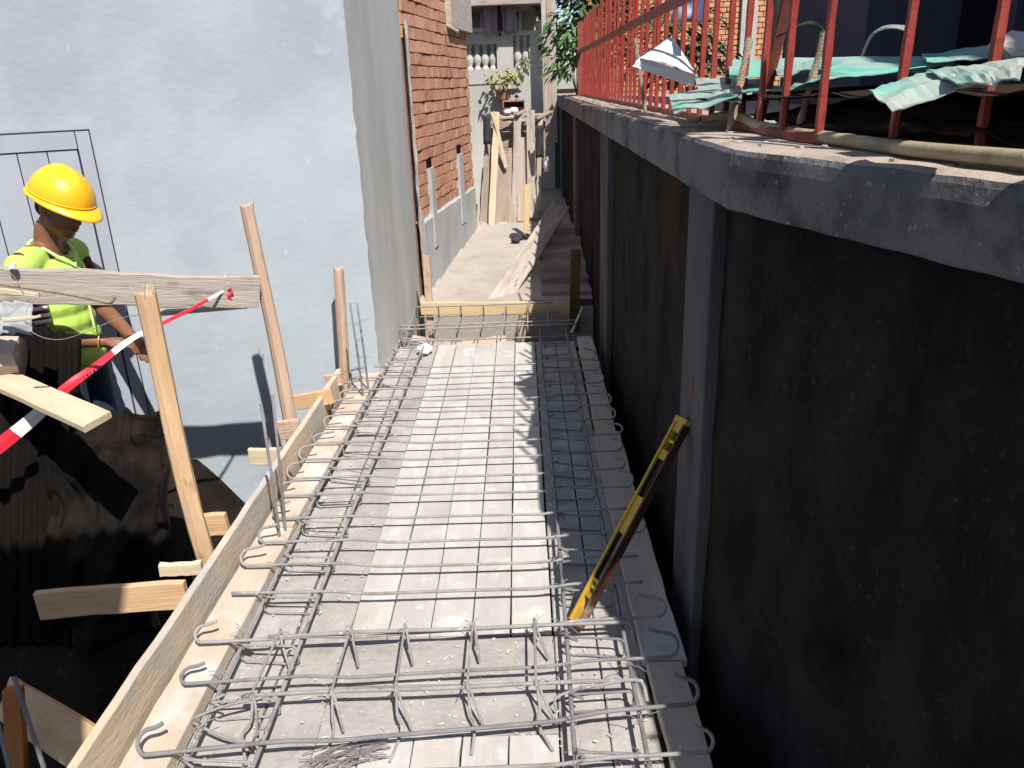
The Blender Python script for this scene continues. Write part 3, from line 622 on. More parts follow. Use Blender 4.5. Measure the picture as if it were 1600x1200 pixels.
def twisted(p0, p1, r, name, m_, label):
    p0 = V(p0); p1 = V(p1); L = p1 - p0; n = int(L.length / .008); mb = MB(); up = L.normalized().orthogonal(); w = L.normalized().cross(up)
    pts = [p0 + L * (i / n) for i in range(n + 1)]
    k = 6; vs = []; fs = []
    for i, p in enumerate(pts):
        for j in range(k):
            a = 2 * math.pi * j / k + i * .28; rr = r * (1.2 if j % 3 == 0 else .9); vs.append(p + (up * math.cos(a) + w * math.sin(a)) * rr)
    for i in range(n):
        for j in range(k): fs.append((i * k + j, i * k + (j + 1) % k, (i + 1) * k + (j + 1) % k, (i + 1) * k + j))
    mb.add(vs, fs); return tag(mb.build(name, m_), label, 'rebar')
twisted(V((.585, 2.35, 1.44)), aty(1172, 60, 2.42), .007, 'upright_rebar', 'brown_steel', 'twisted steel bar sticking up through the green sheets')
twisted(V((.66, 2.0, 1.44)), aty(1289, 50, 2.0), .006, 'upright_rebar', 'brown_steel', 'short twisted bar sticking up behind the bright green strip')
twisted(V((.535, 3.55, 1.44)), aty(992, 60, 3.6), .006, 'upright_rebar', 'brown_steel', 'rusty bar leaning up at the left of the white sheet')
mb = MB(); c_ = aty(1588, 75, 1.7); mb.ball(c_, (.05, .05, .03), 12, 8); mb.v = [p + V((nz(p, 25), nz(p + V((3, 3, 3)), 25), nz(p + V((7, 1, 2)), 25))) * .012 for p in mb.v]
tag(mb.build('cement_lump', 'raw_plaster'), 'lump of dried cement on the sheets at right edge', 'rubble')
mb = MB()
for k in range(160):
    y = rng.uniform(1.1, 6.5); x = (.47 if y > 1.95 else .47 + .28 * (1.95 - y)) + rng.uniform(.03, .28); s = rng.uniform(.002, .008)
    mb.box((-s, -s * .7, 0), (s, s * .7, s), Matrix.Translation((x, y, 1.447)) @ Matrix.Rotation(rng.uniform(0, 6), 4, 'Z') @ Matrix.Rotation(rng.uniform(-.5, .5), 4, 'X'))
o = mb.build('debris', 'coping_top'); o['kind'] = 'stuff'; o['label'] = 'crumbs and grit scattered on top of the coping'; o['category'] = 'debris'

# ================================================================== FORMWORK DECK
fw = thing('formwork', (-.33, 3, -.1), 'wooden formwork deck of pale planks with raised edge boards', 'formwork')
xs = [-.585, -.462, -.328, -.198, -.076, .055]
for i in range(5):
    y = 1.0; cut = [(1.0, 2.03), (2.035, 4.98)] if i not in () else []
    for a_, b_ in ((0.9, 1.62), (2.03, 5.0 + rng.uniform(-.03, .03))):
        plank('deck_plank', ((xs[i] + xs[i + 1]) / 2, a_, -.0135), ((xs[i] + xs[i + 1]) / 2 + rng.uniform(-.001, .001), b_, -.0135 + rng.uniform(-.002, .002)), (1, 0, 0), xs[i + 1] - xs[i] - rng.choice((.003, .0045, .006)), .027, 'deck_wood', fw, 14, .0012, ch=.0015)
# soffit boards under the beams and under the cross beam
for x0, x1, a_, b_ in ((-.93, -.588, .8, 5.02), (.058, .318, .8, 5.02)):
    n = 2 if x1 - x0 > .3 else 2
    for k in range(n):
        w = (x1 - x0) / n; plank('soffit_board', (x0 + w * (k + .5), a_, -.024), (x0 + w * (k + .5), b_, -.024), (1, 0, 0), w - .004, .028, 'soffit_wood', fw, 16, .002)
for k, (a_, b_) in enumerate(((1.63, 1.82), (1.823, 2.025))):
    plank('soffit_board', (-.585, (a_ + b_) / 2, -.018), (.055, (a_ + b_) / 2, -.018), (0, 1, 0), b_ - a_ - .003, .028, 'soffit_wood', fw, 10, .002)
# left ledge board, its upright edge board
plank('ledge_board', (-.99, .8, .022), (-.97, 2.62, .024), (1, 0, 0), .122, .05, 'form_wood', fw, 22, .003)
plank('ledge_board', (-.972, 2.624, .026), (-.925, 4.35, .022), (1, 0, 0), .118, .05, 'form_wood', fw, 18, .003)
plank('side_board', (-1.085, .7, .07), (-1.035, 4.10, .07), (0, 0, 1), .185, .026, 'form_wood_cement', fw, 30, .0035)
# right ledge boards
plank('ledge_board', (.372, .9, .012), (.370, 1.86, .012), (1, 0, 0), .10, .03, 'form_wood', fw, 10, .003)
plank('ledge_board', (.374, 1.865, .016), (.372, 3.46, .016), (1, 0, 0), .122, .03, 'form_wood', fw, 16, .004)
plank('ledge_board', (.366, 3.465, .012), (.380, 5.0, .012), (1, 0, 0), .10, .03, 'form_wood', fw, 16, .003)
# bearers underneath, closing the view below
for i in range(6): plank('bearer', (-1.15, 1.0 + .78 * i, -.10), (.42, 1.0 + .78 * i, -.10), (0, 1, 0), .06, .10, 'fresh_wood', fw, 4)
for i, x in enumerate((-1.0, -.3, .35)): plank('joist', (x, .8, -.21), (x, 5.0, -.21), (1, 0, 0), .08, .10, 'fresh_wood', fw, 4)
for x in (-1.0, .35):
    for y in (1.2, 3, 4.7): plank('prop', (x, y, -.95), (x, y, -.26), (1, 0, 0), .07, .07, 'fresh_wood', fw, 3)
# cross board at the far end + its posts
cbr = thing('crossboard', (-.2, 5.62, 0), 'yellow board nailed across the alley at the slab end', 'board')
plank('board', (-.765, 5.62, .082), (.318, 5.60, .06), (0, 0, 1), .095, .03, 'yellow_wood', cbr, 8)
plank('stake', (-.71, 5.66, -.35), (-.705, 5.66, .46), (1, 0, 0), .05, .04, 'pink_wood', cbr, 5)
plank('stake', (-.03, 5.55, -.35), (-.03, 5.55, .0), (1, 0, 0), .05, .03, 'pink_wood', cbr, 3)
a = aty(903, 492, 5.2); tag(plank('wood_offcut', aty(893, 520, 5.1), aty(910, 480, 5.2), (1, 0, 0), .02, .012, 'pale_plank', taper=.5), 'thin pale wood offcut standing at the far right slab corner', 'offcut')
# scrap boards and rubble in the trench beyond the slab
for i, (u0, v0, u1, v1) in enumerate(((640, 505, 720, 520), (700, 520, 790, 505), (720, 508, 745, 525), (610, 520, 680, 530))):
    p0 = aty(u0, v0, 5.3 + .07 * i); p1 = aty(u1, v1, 5.35 + .05 * i); p0.z -= .12; p1.z -= .12
    tag(plank('scrap_board', p0, p1, (0, 1, .3), .10, .02, ('old_wood', 'pink_wood', 'old_wood', 'alley_wood')[i]), ('grey scrap board in the trench below the left part of crossboard', 'pinkish scrap board in the trench under the middle of crossboard', 'short grey scrap board in the trench, nearest the path', 'scrap board in the trench beside the plastered house foot')[i], 'board', 'scrap boards in the trench')
for i in range(9):
    x = -.85 + .13 * i; y = 5.2 + .3 * ((i * 37) % 10) / 10; mb = MB(); mb.ball((x, y, -.30), (.07, .06, .07), 8, 6)
    mb.v = [p + V((nz(p, 12), nz(p + V((3, 3, 3)), 12), nz(p + V((7, 1, 2)), 12))) * .04 for p in mb.v]
    tag(mb.build('rubble_stone', 'stone'), 'rough rubble stone under the yellow crossboard, %s from the plastered house' % ('first', 'second', 'third', 'fourth', 'fifth', 'sixth', 'seventh', 'eighth', 'ninth')[i], 'stone', 'rubble in the trench')
mb = MB(); c_ = atz(664, 545, .03); mb.ball(c_, (.045, .06, .025), 12, 8); mb.v = [p + V((nz(p, 30), nz(p + V((3, 3, 3)), 30), nz(p + V((7, 1, 2)), 30))) * .022 for p in mb.v]
tag(mb.build('paper_scrap', 'white_cloth'), 'crumpled white paper between the bars at the far left corner', 'paper')

# ================================================================== REINFORCEMENT
def hook(x, y, z, sx, r=.028, tilt=.9, tail=.05, spin=0.):
    """semicircular end hook: from (x,y,z) heading sx, turning up and away from the camera"""
    out = []; u = V((0, math.cos(tilt), math.sin(tilt)))
    for k in range(1, 9):
        a = math.pi * k / 8; out.append(V((x + sx * r * math.sin(a), y, z)) + u * r * (1 - math.cos(a)))
    e = out[-1]; out.append(e + V((-sx * tail * .5, 0, .0)) + u * .004); out.append(e + V((-sx * tail, 0, .0)) + u * .012); return out
mat_ = thing('rebar_mat', (-.33, 3, .05), 'row of hooked steel bars laid across the plank deck', 'rebar')
ZB = .052
bars = [(572, 0, .40, 0, 1), (589, 1, .41, .01, 1), (608, 1, .41, 0, 1), (625, 1, .40, 0, 1), (643, 1, .42, 0, 1), (666, 1, .42, 0, 1), (690, 1, .43, 0, 1), (716, 1, .41, 0, 1), (745, 1, .40, 0, 1), (772, 1, .41, 0, 1),
        (807, 1, .40, .01, 0), (844, 1, .41, .01, 1), (882, 1, .39, .0, 0), (924, 0, .385, .0, 0), (985, 1, .40, .05, 1), (1049, 1, .40, .05, 1), (1137, 1, .42, .10, 1), (1200, 0, .43, .04, 1)]
for i, (v, hl, xr, sk, hr) in enumerate(bars):
    r = random.Random(100 + i); yc = atz(750, v, ZB).y; xl = -.985 + r.uniform(-.02, .02)
    if i == 0: xl = -.90
    if i == 13: xl = -.99
    def Y(x): return yc + sk * (x + .1) * 1.0 + .004 * math.sin(3 * x + i) + .003 * nz((x * 2, i, 0))
    def Z(x): return ZB + .012 + .004 * nz((x * 2, i, 5)) + (.006 if x < -.6 or x > .1 else -.008)
    pts = [V((xl + (xr - .03 - xl) * k / 12, 0, 0)) for k in range(13)]; pts = [V((p.x, Y(p.x), Z(p.x))) for p in pts]
    if hl: pts = hook(pts[0].x, pts[0].y, pts[0].z, -1, r.uniform(.024, .034), r.uniform(.25, .95), r.uniform(.025, .06))[::-1] + pts
    if hr: e = pts[-1]; pts = pts + hook(e.x, e.y, e.z, 1, r.uniform(.024, .036), r.uniform(.3, 1.2), r.uniform(.01, .05))
    mb = MB(); mb.tube(smoothpath(pts, 2), .0052 if i != 16 else .0058, 8); mb.build('hooked_bar', 'steel' if i in (15, 16) else 'dusty_steel', mat_, smooth=True)
def tie(mb, p, s=1.):
    """twisted tie wire with loose ends"""
    p = V(p); r = rng
    for k in range(3):
        a = r.uniform(0, 6.28); d = V((math.cos(a), math.sin(a), r.uniform(-.1, .8))); e = p + d * r.uniform(.02, .045) * s
        mb.tube([p, p.lerp(e, .5) + V((0, 0, .008)), e], .0012, 4)
    ring = [p + V((.009 * math.cos(t * 1.05), .004 * math.sin(t * 2), .009 * math.sin(t * 1.05))) for t in range(6)]; mb.tube(ring, .0013, 4, closed=True)
def stirrup(xa, xb, y, z0, z1, skew, seed):
    r = random.Random(seed); mb = MB(); c = .012
    y += r.uniform(-.02, .02); k = skew + r.uniform(-.03, .03)
    P = [V((xa, y, z1)), V((xb, y + k, z1 + r.uniform(-.006, .006))), V((xb, y + k, z0)), V((xa, y, z0)), V((xa, y, z1))]
    pts = []
    for i, p in enumerate(P[:-1]):
        n_ = P[(i + 1)]; d = (n_ - p); L = d.length; d = d.normalized(); pts += [p + d * min(c, L * .3), p + d * (L * .5), n_ - d * min(c, L * .3)]
    e = V((xa, y, z1)); s = 1 if xb > xa else -1
    pts.append(e + V((0, .008, 0))); pts.append(e + V((s * .035, r.uniform(.005, .02), r.uniform(-.02, .01)))); pts.insert(0, e + V((0, -.004, .006))); pts.insert(0, e + V((s * .035, r.uniform(-.02, 0), r.uniform(-.02, .015))))
    mb.tube(pts, .0036, 6); return mb
for nm, xa, xb, ya, lab in (('beam_cage', -.885, -.705, .8, 'long steel beam cage tied along the left side of deck'), ('beam_cage', .090, .262, .8, 'long steel beam cage in the shade along the right side of deck')):
    cg = thing(nm, ((xa + xb) / 2, 3, 0), lab, 'rebar cage')
    for x, z in ((xa, .052), (xb, .052)):
        pts = [V((x + .008 * nz((y_ * .8, x * 9, z * 50)) + (.10 if xa < -.5 else 0) * max(0, (y_ - 2.6) / 2.4) * .55, y_, z + .004 * nz((y_, x, z * 40)))) for y_ in [ya + (5.12 - ya) * k / 24 for k in range(25)]]
        mb = MB(); mb.tube(pts, .0062, 8); mb.build('long_bar', 'dusty_steel' if xa < 0 else 'steel', cg, smooth=True)
    y = 1.02; k = 0
    while y < 5.05:
        sh = (.055 * max(0, (y - 2.6) / 2.4)) if xa < 0 else 0
        stirrup(xa + sh, xb + sh, y, -.002, .060, -.015, 300 + k).build('stirrup', 'dusty_steel' if xa < 0 else 'steel', cg, smooth=True)
        y += .232; k += 1
    mb = MB()
    for v, *_ in bars:
        yb = atz(750, v, ZB).y
        for x in (xa, xb): tie(mb, (x + (.055 * max(0, (yb - 2.6) / 2.4) if xa < 0 else 0), yb, .062), 1.2)
    mb.build('tie_wire', 'wire' if xa > 0 else 'dusty_steel', cg, kind='stuff')
# near cross cage
cc = thing('cross_cage', (-.25, 1.9, 0), 'short steel cage lying across the slab in the foreground', 'rebar cage')
cy0 = atz(750, 1073, .07).y; cy1 = atz(750, 983, .07).y
for y, z in ((cy0, .072), (cy1, .074)):
    pts = [V((x, y + .03 * (x + .2) + .005 * nz((x * 3, y, 0)), z + .004 * nz((x * 3, y, 7)))) for x in [-.80 + 1.07 * k / 16 for k in range(17)]]
    e = pts[-1]; pts += [e + V((.015, .0, -.004)), e + V((.022, -.012, -.015)), e + V((.024, -.05, -.03))]
    mb = MB(); mb.tube(pts, .0058 if z > .05 else .005, 8); mb.build('long_bar', 'dusty_steel', cc, smooth=True)
for i, u in enumerate((440, 548, 632, 738, 835)):
    x = atz(u, 985, .075).x; r = random.Random(60 + i); z1 = .082
    a = V((x, cy1 + .03 * (x + .2) + .01, z1)); b = V((x + r.uniform(-.01, .012), cy0 + .03 * (x + .2) - .008, z1))
    mb = MB(); mb.tube(smoothpath([a + V((.004, -.01, -.07)), a + V((.003, .006, -.05)), a + V((0, .004, -.008)), a, a.lerp(b, .5) + V((0, 0, r.uniform(-.003, .004))), b, b + V((.003, -.008, -.012)), b + V((.008, -.05, -.045)), b + V((.006 + r.uniform(-.02, .02), -.09, -.055)), b + V((.012 + r.uniform(-.02, .03), -.16 - r.uniform(0, .03), -.078))], 3), .0042, 6)
    mb.tube([b + V((.004, 0, .002)), b + V((.015, -.02, -.02)), b + V((.03 + r.uniform(-.01, .02), -.075, -.07))], .004, 6)
    mb.tube([a + V((.004, 0, .002)), a + V((.012, -.03, -.02)), a + V((.028 + r.uniform(-.01, .02), -.085, -.072))], .004, 6)
    mb.build('stirrup', 'dusty_steel', cc, smooth=True)
mb = MB()
for u in (440, 548, 632, 738, 835):
    x = atz(u, 985, .075).x
    for y in (cy0, cy1): tie(mb, (x, y + .03 * (x + .2), .078), .9)
mb.build('tie_wire', 'dusty_steel', cc, kind='stuff')
# loose ends of wire and bent bars in the near left corner of the cage
for i, (p, lab) in enumerate((([(300, 1128, .05), (345, 1150, .04), (395, 1165, .03), (400, 1195, .02)], 'bent steel tail beside the near left ledge board'), ([(302, 1122, .06), (352, 1103, .07), (410, 1090, .07)], 'curved stirrup end joining ledge and foreground cage'),
        ([(870, 1110, .02), (868, 1092, .05), (900, 1078, .06), (985, 1062, .07)], 'bent stirrup end at the right of the foreground cage'))):
    mb = MB(); mb.tube(smoothpath([atz(u, v, z) for u, v, z in p], 5), .004, 6); tag(mb.build('bent_bar', 'dusty_steel', smooth=True), lab, 'rebar')
# far cross cage
fc = thing('cross_cage', (-.3, 5.2, 0), 'steel cage across the far end of slab by the yellow board', 'rebar cage')
for y, z, xa, xb in ((5.12, .075, -.95, .34), (5.17, .085, -.9, .36), (5.06, .01, -.95, .34), (5.46, .135, -.8, .20), (5.50, .05, -.76, .24)):
    mb = MB(); mb.tube([V((xa + (xb - xa) * k / 10, y + .02 * (k / 10 - .5), z + .006 * nz((k * .3, y, z)))) for k in range(11)], .006, 6); mb.build('long_bar', 'dusty_steel', fc, smooth=True)
for i, x in enumerate((-.78, -.62, -.46, -.30, -.14, .02, .16)):
    mb = MB(); mb.tube([V((x, 5.47, .05)), V((x, 5.47, .14)), V((x, 5.44, .145)), V((x - .01, 5.16, .088)), V((x - .01, 5.12, .08)), V((x - .01, 5.12, .01)), V((x, 5.48, .045))], .0042, 6); mb.build('stirrup', 'dusty_steel', fc, smooth=True)
# starter bars
for i, (u0, v0, u1, v1, y, lab) in enumerate(((408, 632, 442, 880, 2.56, 'upright steel starter bar, nearer pair, left one'), (426, 618, 449, 868, 2.60, 'upright steel starter bar, nearer pair, right one'),
        (547, 474, 570, 640, 3.98, 'upright steel starter bar, farther pair, left one'), (558, 474, 578, 628, 4.06, 'upright steel starter bar, farther pair, right one'))):
    a = aty(u1, v1, y); b = aty(u0, v0, y); L = b - a; mb = MB()
    mb.tube([a - V((0, 0, .05)), a, a + L * .5 + V((.003, 0, 0)), b], .0058, 8); tag(mb.build('starter_bar', 'steel', smooth=True), lab, 'rebar', 'starter bars at the left edge')
mb = MB()
for k in range(5): tie(mb, aty(566 - 2 * k, 610 - 26 * k, 4.0), 1.6)
tag(mb.build('tie_wire', 'wire'), 'wire ties on the farther pair of starter bars', 'wire')
# bundle of tie wire near the camera
mb = MB(); r = random.Random(5)
for k in range(30):
    c0 = atz(r.uniform(465, 500), r.uniform(1176, 1225), .01); c1 = atz(r.uniform(580, 612), r.uniform(1150, 1186), .012); o_ = r.uniform(-.012, .012)
    m1 = c0.lerp(c1, .5) + V((0, o_, r.uniform(.002, .024))); mb.tube(smoothpath([V((c0.x, c0.y, .006 + r.uniform(0, .01))), c0.lerp(c1, .25) + V((r.uniform(-.01, .01), o_, .012)), m1, c0.lerp(c1, .75) + V((r.uniform(-.01, .01), o_, .01)), V((c1.x, c1.y, .006 + r.uniform(0, .015)))], 2), .0011, 4)
tag(mb.build('wire_bundle', 'wire'), 'bundle of thin dark tie wires lying on deck at bottom edge', 'wire')
# wood shavings and crumbs on the deck
mb = MB(); r = random.Random(9)
for k in range(420):
    z_ = r.random()
    if z_ < .4: x, y = r.uniform(-.92, -.6), r.uniform(1.1, 4.9)
    elif z_ < .75: x, y = r.uniform(-.6, .3), r.uniform(1.5, 2.1)
    elif z_ < .9: x, y = r.uniform(.06, .31), r.uniform(1.1, 4.9)
    else: x, y = r.uniform(-.98, .4), r.uniform(1.2, 5)
    l_ = r.uniform(.001, .007) * (1.8 if r.random() < .12 else 1); w_ = r.uniform(.0008, .0025)
    zz = .0475 if (x < -.935 or x > .315) else .001
    mb.box((-l_, -w_, 0), (l_, w_, .0016), Matrix.Translation((x, y, zz)) @ Matrix.Rotation(r.uniform(0, 6.3), 4, 'Z') @ Matrix.Rotation(r.uniform(-.3, .3), 4, 'Y'))
o = mb.build('wood_shavings', 'chip'); o['kind'] = 'stuff'; o['label'] = 'wood shavings and crumbs scattered over the formwork'; o['category'] = 'shavings'

# ================================================================== SPIRIT LEVEL
l0 = V((.128, 2.03, .035)); l1 = V((.474, 2.225, .625)); LX = (l1 - l0); LL = LX.length
LM = frame(l0, l1, V((-.45, .85, -.1)))         # local Y: across the yellow face, local Z: thickness
sl = link('spirit_level', None, None, LM); sl.empty_display_size = .1
tag(sl, 'yellow spirit level leaning from the slab against the pilaster', 'spirit level')
mb = MB(); H = .052; T = .028; fl = .007
def lbox(mb, x0, x1, y0, y1, z0, z1): mb.box((x0, y0, z0), (x1, y1, z1))
slots = [(.05, .085), (.10, .135), (.145, .30), (.42, .545), (.575, .635)]; slots = [(a * LL / .68, b * LL / .68) for a, b in slots]
x = 0.
for a, b in slots + [(LL, LL)]:
    mb = MB(); lbox(mb, x, a, -H / 2 + fl, H / 2 - fl, -.008, .008); x = b; mb.build('web', 'level_yellow', sl, M4=LM)
for s_ in (-1, 1):
    mb = MB(); y0 = s_ * H / 2; mb.box((0, min(y0, y0 - s_ * fl), -T / 2), (LL, max(y0, y0 - s_ * fl), T / 2)); o = mb.build('flange', 'level_dark' if s_ < 0 else 'level_yellow', sl, M4=LM)
for x0, x1 in ((0, .004), (LL - .014, LL)):
    mb = MB(); mb.box((x0 - .001, -H / 2 - .001, -T / 2 - .001), (x1 + .001, H / 2 + .001, T / 2 + .001)); mb.build('end_cap', 'level_yellow', sl, M4=LM)
for a, b in (slots[1], slots[4]):
    mb = MB(); mb.tube([((a + b) / 2, -.012, 0), ((a + b) / 2, .012, 0)], .006, 10); mb.build('vial', 'vial', sl, M4=LM)
for a, b in (slots[2], slots[3]):
    for y0 in (-H / 2 + fl, H / 2 - fl - .004):
        mb = MB(); mb.box((a, y0, -.007), (b, y0 + .004, .007)); mb.build('grip', 'grip_black', sl, M4=LM)

# ================================================================== STAKES, BEAM, BOARDS (left)
def stake(p0, p1, r0, r1, m_, label, seed): 
    t = thing('wooden_stake', p0, label, 'stake', 'stakes along the formwork'); post('shaft', p0, p1, r0, r1, m_, t, seed)
    L = (V(p1) - V(p0)).normalized(); mb = MB(); r = random.Random(seed)
    for k in range(9):
        a = r.uniform(0, 6.3); d = V((math.cos(a), math.sin(a), .4)); b = V(p1) + d * r1 * .6; mb.tube([b - L * .02, b + d * r.uniform(.004, .02) + L * r.uniform(.0, .02)], [.003, .0008], 4)
    mb.build('splinter', 'pale_plank', t); return t
a = aty(325, 868, 2.5); b = aty(224, 458, 2.52); L = (b - a); stake(a - L * .25, b, .034, .034, 'bark_wood', 'thick peeled stake with splintered top in front of the beam', 3)
a = aty(452, 668, 3.52); b = aty(389, 322, 3.54); L = (b - a); stake(a - L * .3, b, .033, .026, 'pink_wood', 'tall pinkish stake touching the end of the grey beam', 5)
a = aty(536, 590, 4.22); b = aty(531, 422, 4.22); L = (b - a); stake(a - L * .3, b, .030, .027, 'pink_wood', 'stake standing against the plastered wall beside starter bars', 8)
tb = thing('timber_beam', (-1.6, 3.1, .75), 'weathered grey timber beam nailed level behind the front stake', 'beam')
plank('beam', aty(404, 456, 3.46), aty(-60, 440, 2.94), (0, 0, 1), .135, .05, 'old_wood', tb, 16, .006)
mb = MB(); p0 = aty(392, 478, 3.44); p1 = aty(250, 487, 3.29); mb.prism([p0, p1, p1 - V((0, 0, .02)), p0 - V((.02, 0, .012))], V((.01, .04, 0))); mb.build('split_edge', 'old_wood', tb)
# galvanised sheet lying over the left end of the beam, with a notched edge
def torn(name, outline, y, m_, label, T=.004):
    mb = MB(); P = [aty(u, v, y) for u, v in outline]; mb.prism(P, V((0, T, 0))); return tag(mb.build(name, m_), label, 'sheet')
def corr(name, outline_fn, u0, v0, u1, v1, y0, y1, m_, label, nu=60, nv=20, waves=9, amp=.012, crump=.02, seed=0):
    a = aty(u0, v0, y0); b = aty(u1, v0, y0); c = aty(u1, v1, y1); d = aty(u0, v1, y1)
    nn = (b - a).cross(d - a).normalized()
    def P(s, t):
        p = a.lerp(b, s).lerp(d.lerp(c, s), t); return p + nn * (amp * math.sin(s * waves * 6.283) + crump * nz((s * 3, t * 3, seed))) + outline_fn(s, t)
    mb = MB(); mb.grid(P, nu, nv); o = mb.build(name, m_, smooth=True); so = o.modifiers.new('s', 'SOLIDIFY'); so.thickness = .002; return tag(o, label, 'sheet')
# dark rusty corrugated sheet standing in the pit, before the worker
def topj(s, t): return V((0, 0, (.02 * ((s * 9) % 1) - .17 * s) * max(0, 1 - t * 1.5)))
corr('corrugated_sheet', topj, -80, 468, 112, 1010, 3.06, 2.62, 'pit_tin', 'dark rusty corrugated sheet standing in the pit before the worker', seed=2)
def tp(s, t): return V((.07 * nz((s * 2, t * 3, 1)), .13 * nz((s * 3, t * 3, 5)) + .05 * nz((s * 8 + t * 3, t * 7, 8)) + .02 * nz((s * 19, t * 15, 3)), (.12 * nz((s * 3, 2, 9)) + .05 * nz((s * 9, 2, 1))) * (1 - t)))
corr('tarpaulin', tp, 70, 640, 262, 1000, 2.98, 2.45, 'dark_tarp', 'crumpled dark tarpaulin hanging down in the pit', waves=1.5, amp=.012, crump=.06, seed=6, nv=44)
def gz(s, t): return V((0, 0, .012 * (((1 - s) * 5 + t) % 1)))
corr('plastic_sheet', gz, -60, 474, 48, 524, 2.78, 2.74, 'grey_tarp', 'pale grey plastic sheet hanging below the beam at left edge', 30, 12, 1.2, .01, .02, 4)
# cut log and sticks at left edge
tag(post('log', aty(-120, 566, 2.85), aty(34, 560, 2.93), .085, .082, 'log_wood', None, 9, 12, 10, .08), 'weathered cut log end at the left edge of picture', 'log')
tag(plank('split_stick', aty(-20, 452, 2.6), aty(62, 462, 2.62), (0, 0, 1), .022, .015, 'pale_plank', taper=.7), 'pale split stick above the plastic sheet at left edge', 'stick')
tag(plank('split_stick', aty(5, 500, 2.5), aty(64, 494, 2.52), (0, 0, 1), .016, .012, 'pale_plank', taper=.6), 'short pale stick poking out over the cut log', 'stick')
mb = MB(); pp = [aty(-30, 440, 2.6), aty(60, 452, 2.62), aty(120, 462, 2.64), aty(165, 472, 2.66), aty(176, 470, 2.66), aty(178, 462, 2.66)]
mb.tube(smoothpath(pp, 4), .0062, 8); tag(mb.build('bent_rebar', 'brown_steel', smooth=True), 'rusty hooked steel bar lying across the front of the beam', 'rebar')
mb = MB(); mb.tube(smoothpath([aty(62, 455, 2.6), aty(40, 490, 2.55), aty(52, 520, 2.5), aty(100, 530, 2.5), aty(180, 500, 2.55), aty(215, 492, 2.55)], 5), .0013, 4); mb.tube(smoothpath([aty(0, 500, 2.5), aty(38, 470, 2.55), aty(20, 430, 2.6), aty(0, 420, 2.6)], 5), .0012, 4)
tag(mb.build('loose_wire', 'wire'), 'loose thin wire curling in front of the corrugated sheet', 'wire')
mb = MB(); p = aty(18, 414, 2.98); mb.tube([p + V((0, 0, -.01)), p + V((0, 0, .004))], .016, 10); tag(mb.build('washer', 'stripe_white'), 'small pale washer nailed on top of the beam', 'washer')
# flat plank jutting out of the left edge
p0 = V((-1.425, 2.40, .6)); dr = V((-.80, .60, .0)); plank_o = tag(plank('scrap_plank', p0, p0 + dr * 1.2, (.60, .80, 0), .117, .024, 'pale_plank', endcut=.45), 'pale clean plank jutting in from the left edge above the pit', 'plank')
# boards nailed outside the formwork
def brd(u0, v0, u1, v1, y0, y1, w, m_, label): return tag(plank('brace_board', aty(u0, v0, y0), aty(u1, v1, y1), (0, 0, 1), w, .025, m_), label, 'board', 'boards nailed to the formwork edge')
brd(60, 945, 292, 928, 2.20, 2.24, .105, 'fresh_wood', 'pale level board sticking out to the left under the side board')
brd(250, 890, 316, 886, 2.30, 2.32, .045, 'pale_plank', 'small block on top of the level board under the side board')
brd(300, 822, 356, 818, 2.62, 2.62, .09, 'fresh_wood', 'short orange block behind the foot of the peeled stake')
brd(390, 713, 440, 712, 3.12, 3.12, .075, 'pale_plank', 'short pale block behind the side board near starter bars')
brd(436, 672, 470, 668, 3.36, 3.36, .09, 'pink_wood', 'small pinkish block at the foot of the tall stake')
brd(462, 628, 520, 618, 3.7, 3.7, .08, 'fresh_wood', 'pale block between the tall stake and the wall')
brd(508, 595, 535, 592, 4.0, 4.0, .07, 'pink_wood', 'small block at the foot of the stake against the wall')
# bottom left corner: rusty stake, bars, plank
tag(plank('rusty_stake', V((-1.62, 1.75, -.75)), atz(20, 1075, -.1), (1, .3, 0), .05, .045, 'rust_wood', seg=5), 'reddish brown stake standing in the bottom left corner', 'stake')
for i, (u0, v0, u1, v1) in enumerate(((22, 1058, 72, 1210), (-6, 1120, 20, 1220))):
    p0 = aty(u1, v1, 1.68); p1 = aty(u0, v0, 1.85); mb = MB(); mb.tube([p0 + (p0 - p1) * .6, p0, p1], .0065, 8); tag(mb.build('rusty_bar', 'steel', smooth=True), ('dark steel bar leaning beside the reddish stake, right one', 'dark steel bar leaning beside the reddish stake, left one')[i], 'rebar')
tag(plank('scrap_plank', aty(10, 1090, 2.2), aty(190, 1205, 1.7), (.3, .5, .8), .14, .025, 'fresh_wood'), 'dirty orange plank lying in the bottom left corner of pit', 'plank')

# added corrugated roof, out of view, placed to shade the pit
cn = thing('added_shade_roof', (-2, -1, -.9), 'unseen corrugated roof on four posts, added to shade the pit', 'roof')
def cnp(a, b): x = -4.2 + 3.68 * a; return V((x, -2.8 + 3.62 * b, 2.8 + .02 * math.sin(x * 82) - .05 * (1 - b)))
mb = MB(); mb.grid(cnp, 400, 4); o = mb.build('sheet', 'rust_tin', cn, smooth=True)
for x, y in ((-.62, .1), (-4.0, .6), (-.62, -2.6), (-4.0, -2.6)): plank('post', (x, y, -.9), (x, y, 2.72), (1, 0, 0), .07, .07, 'old_wood', cn, 3)

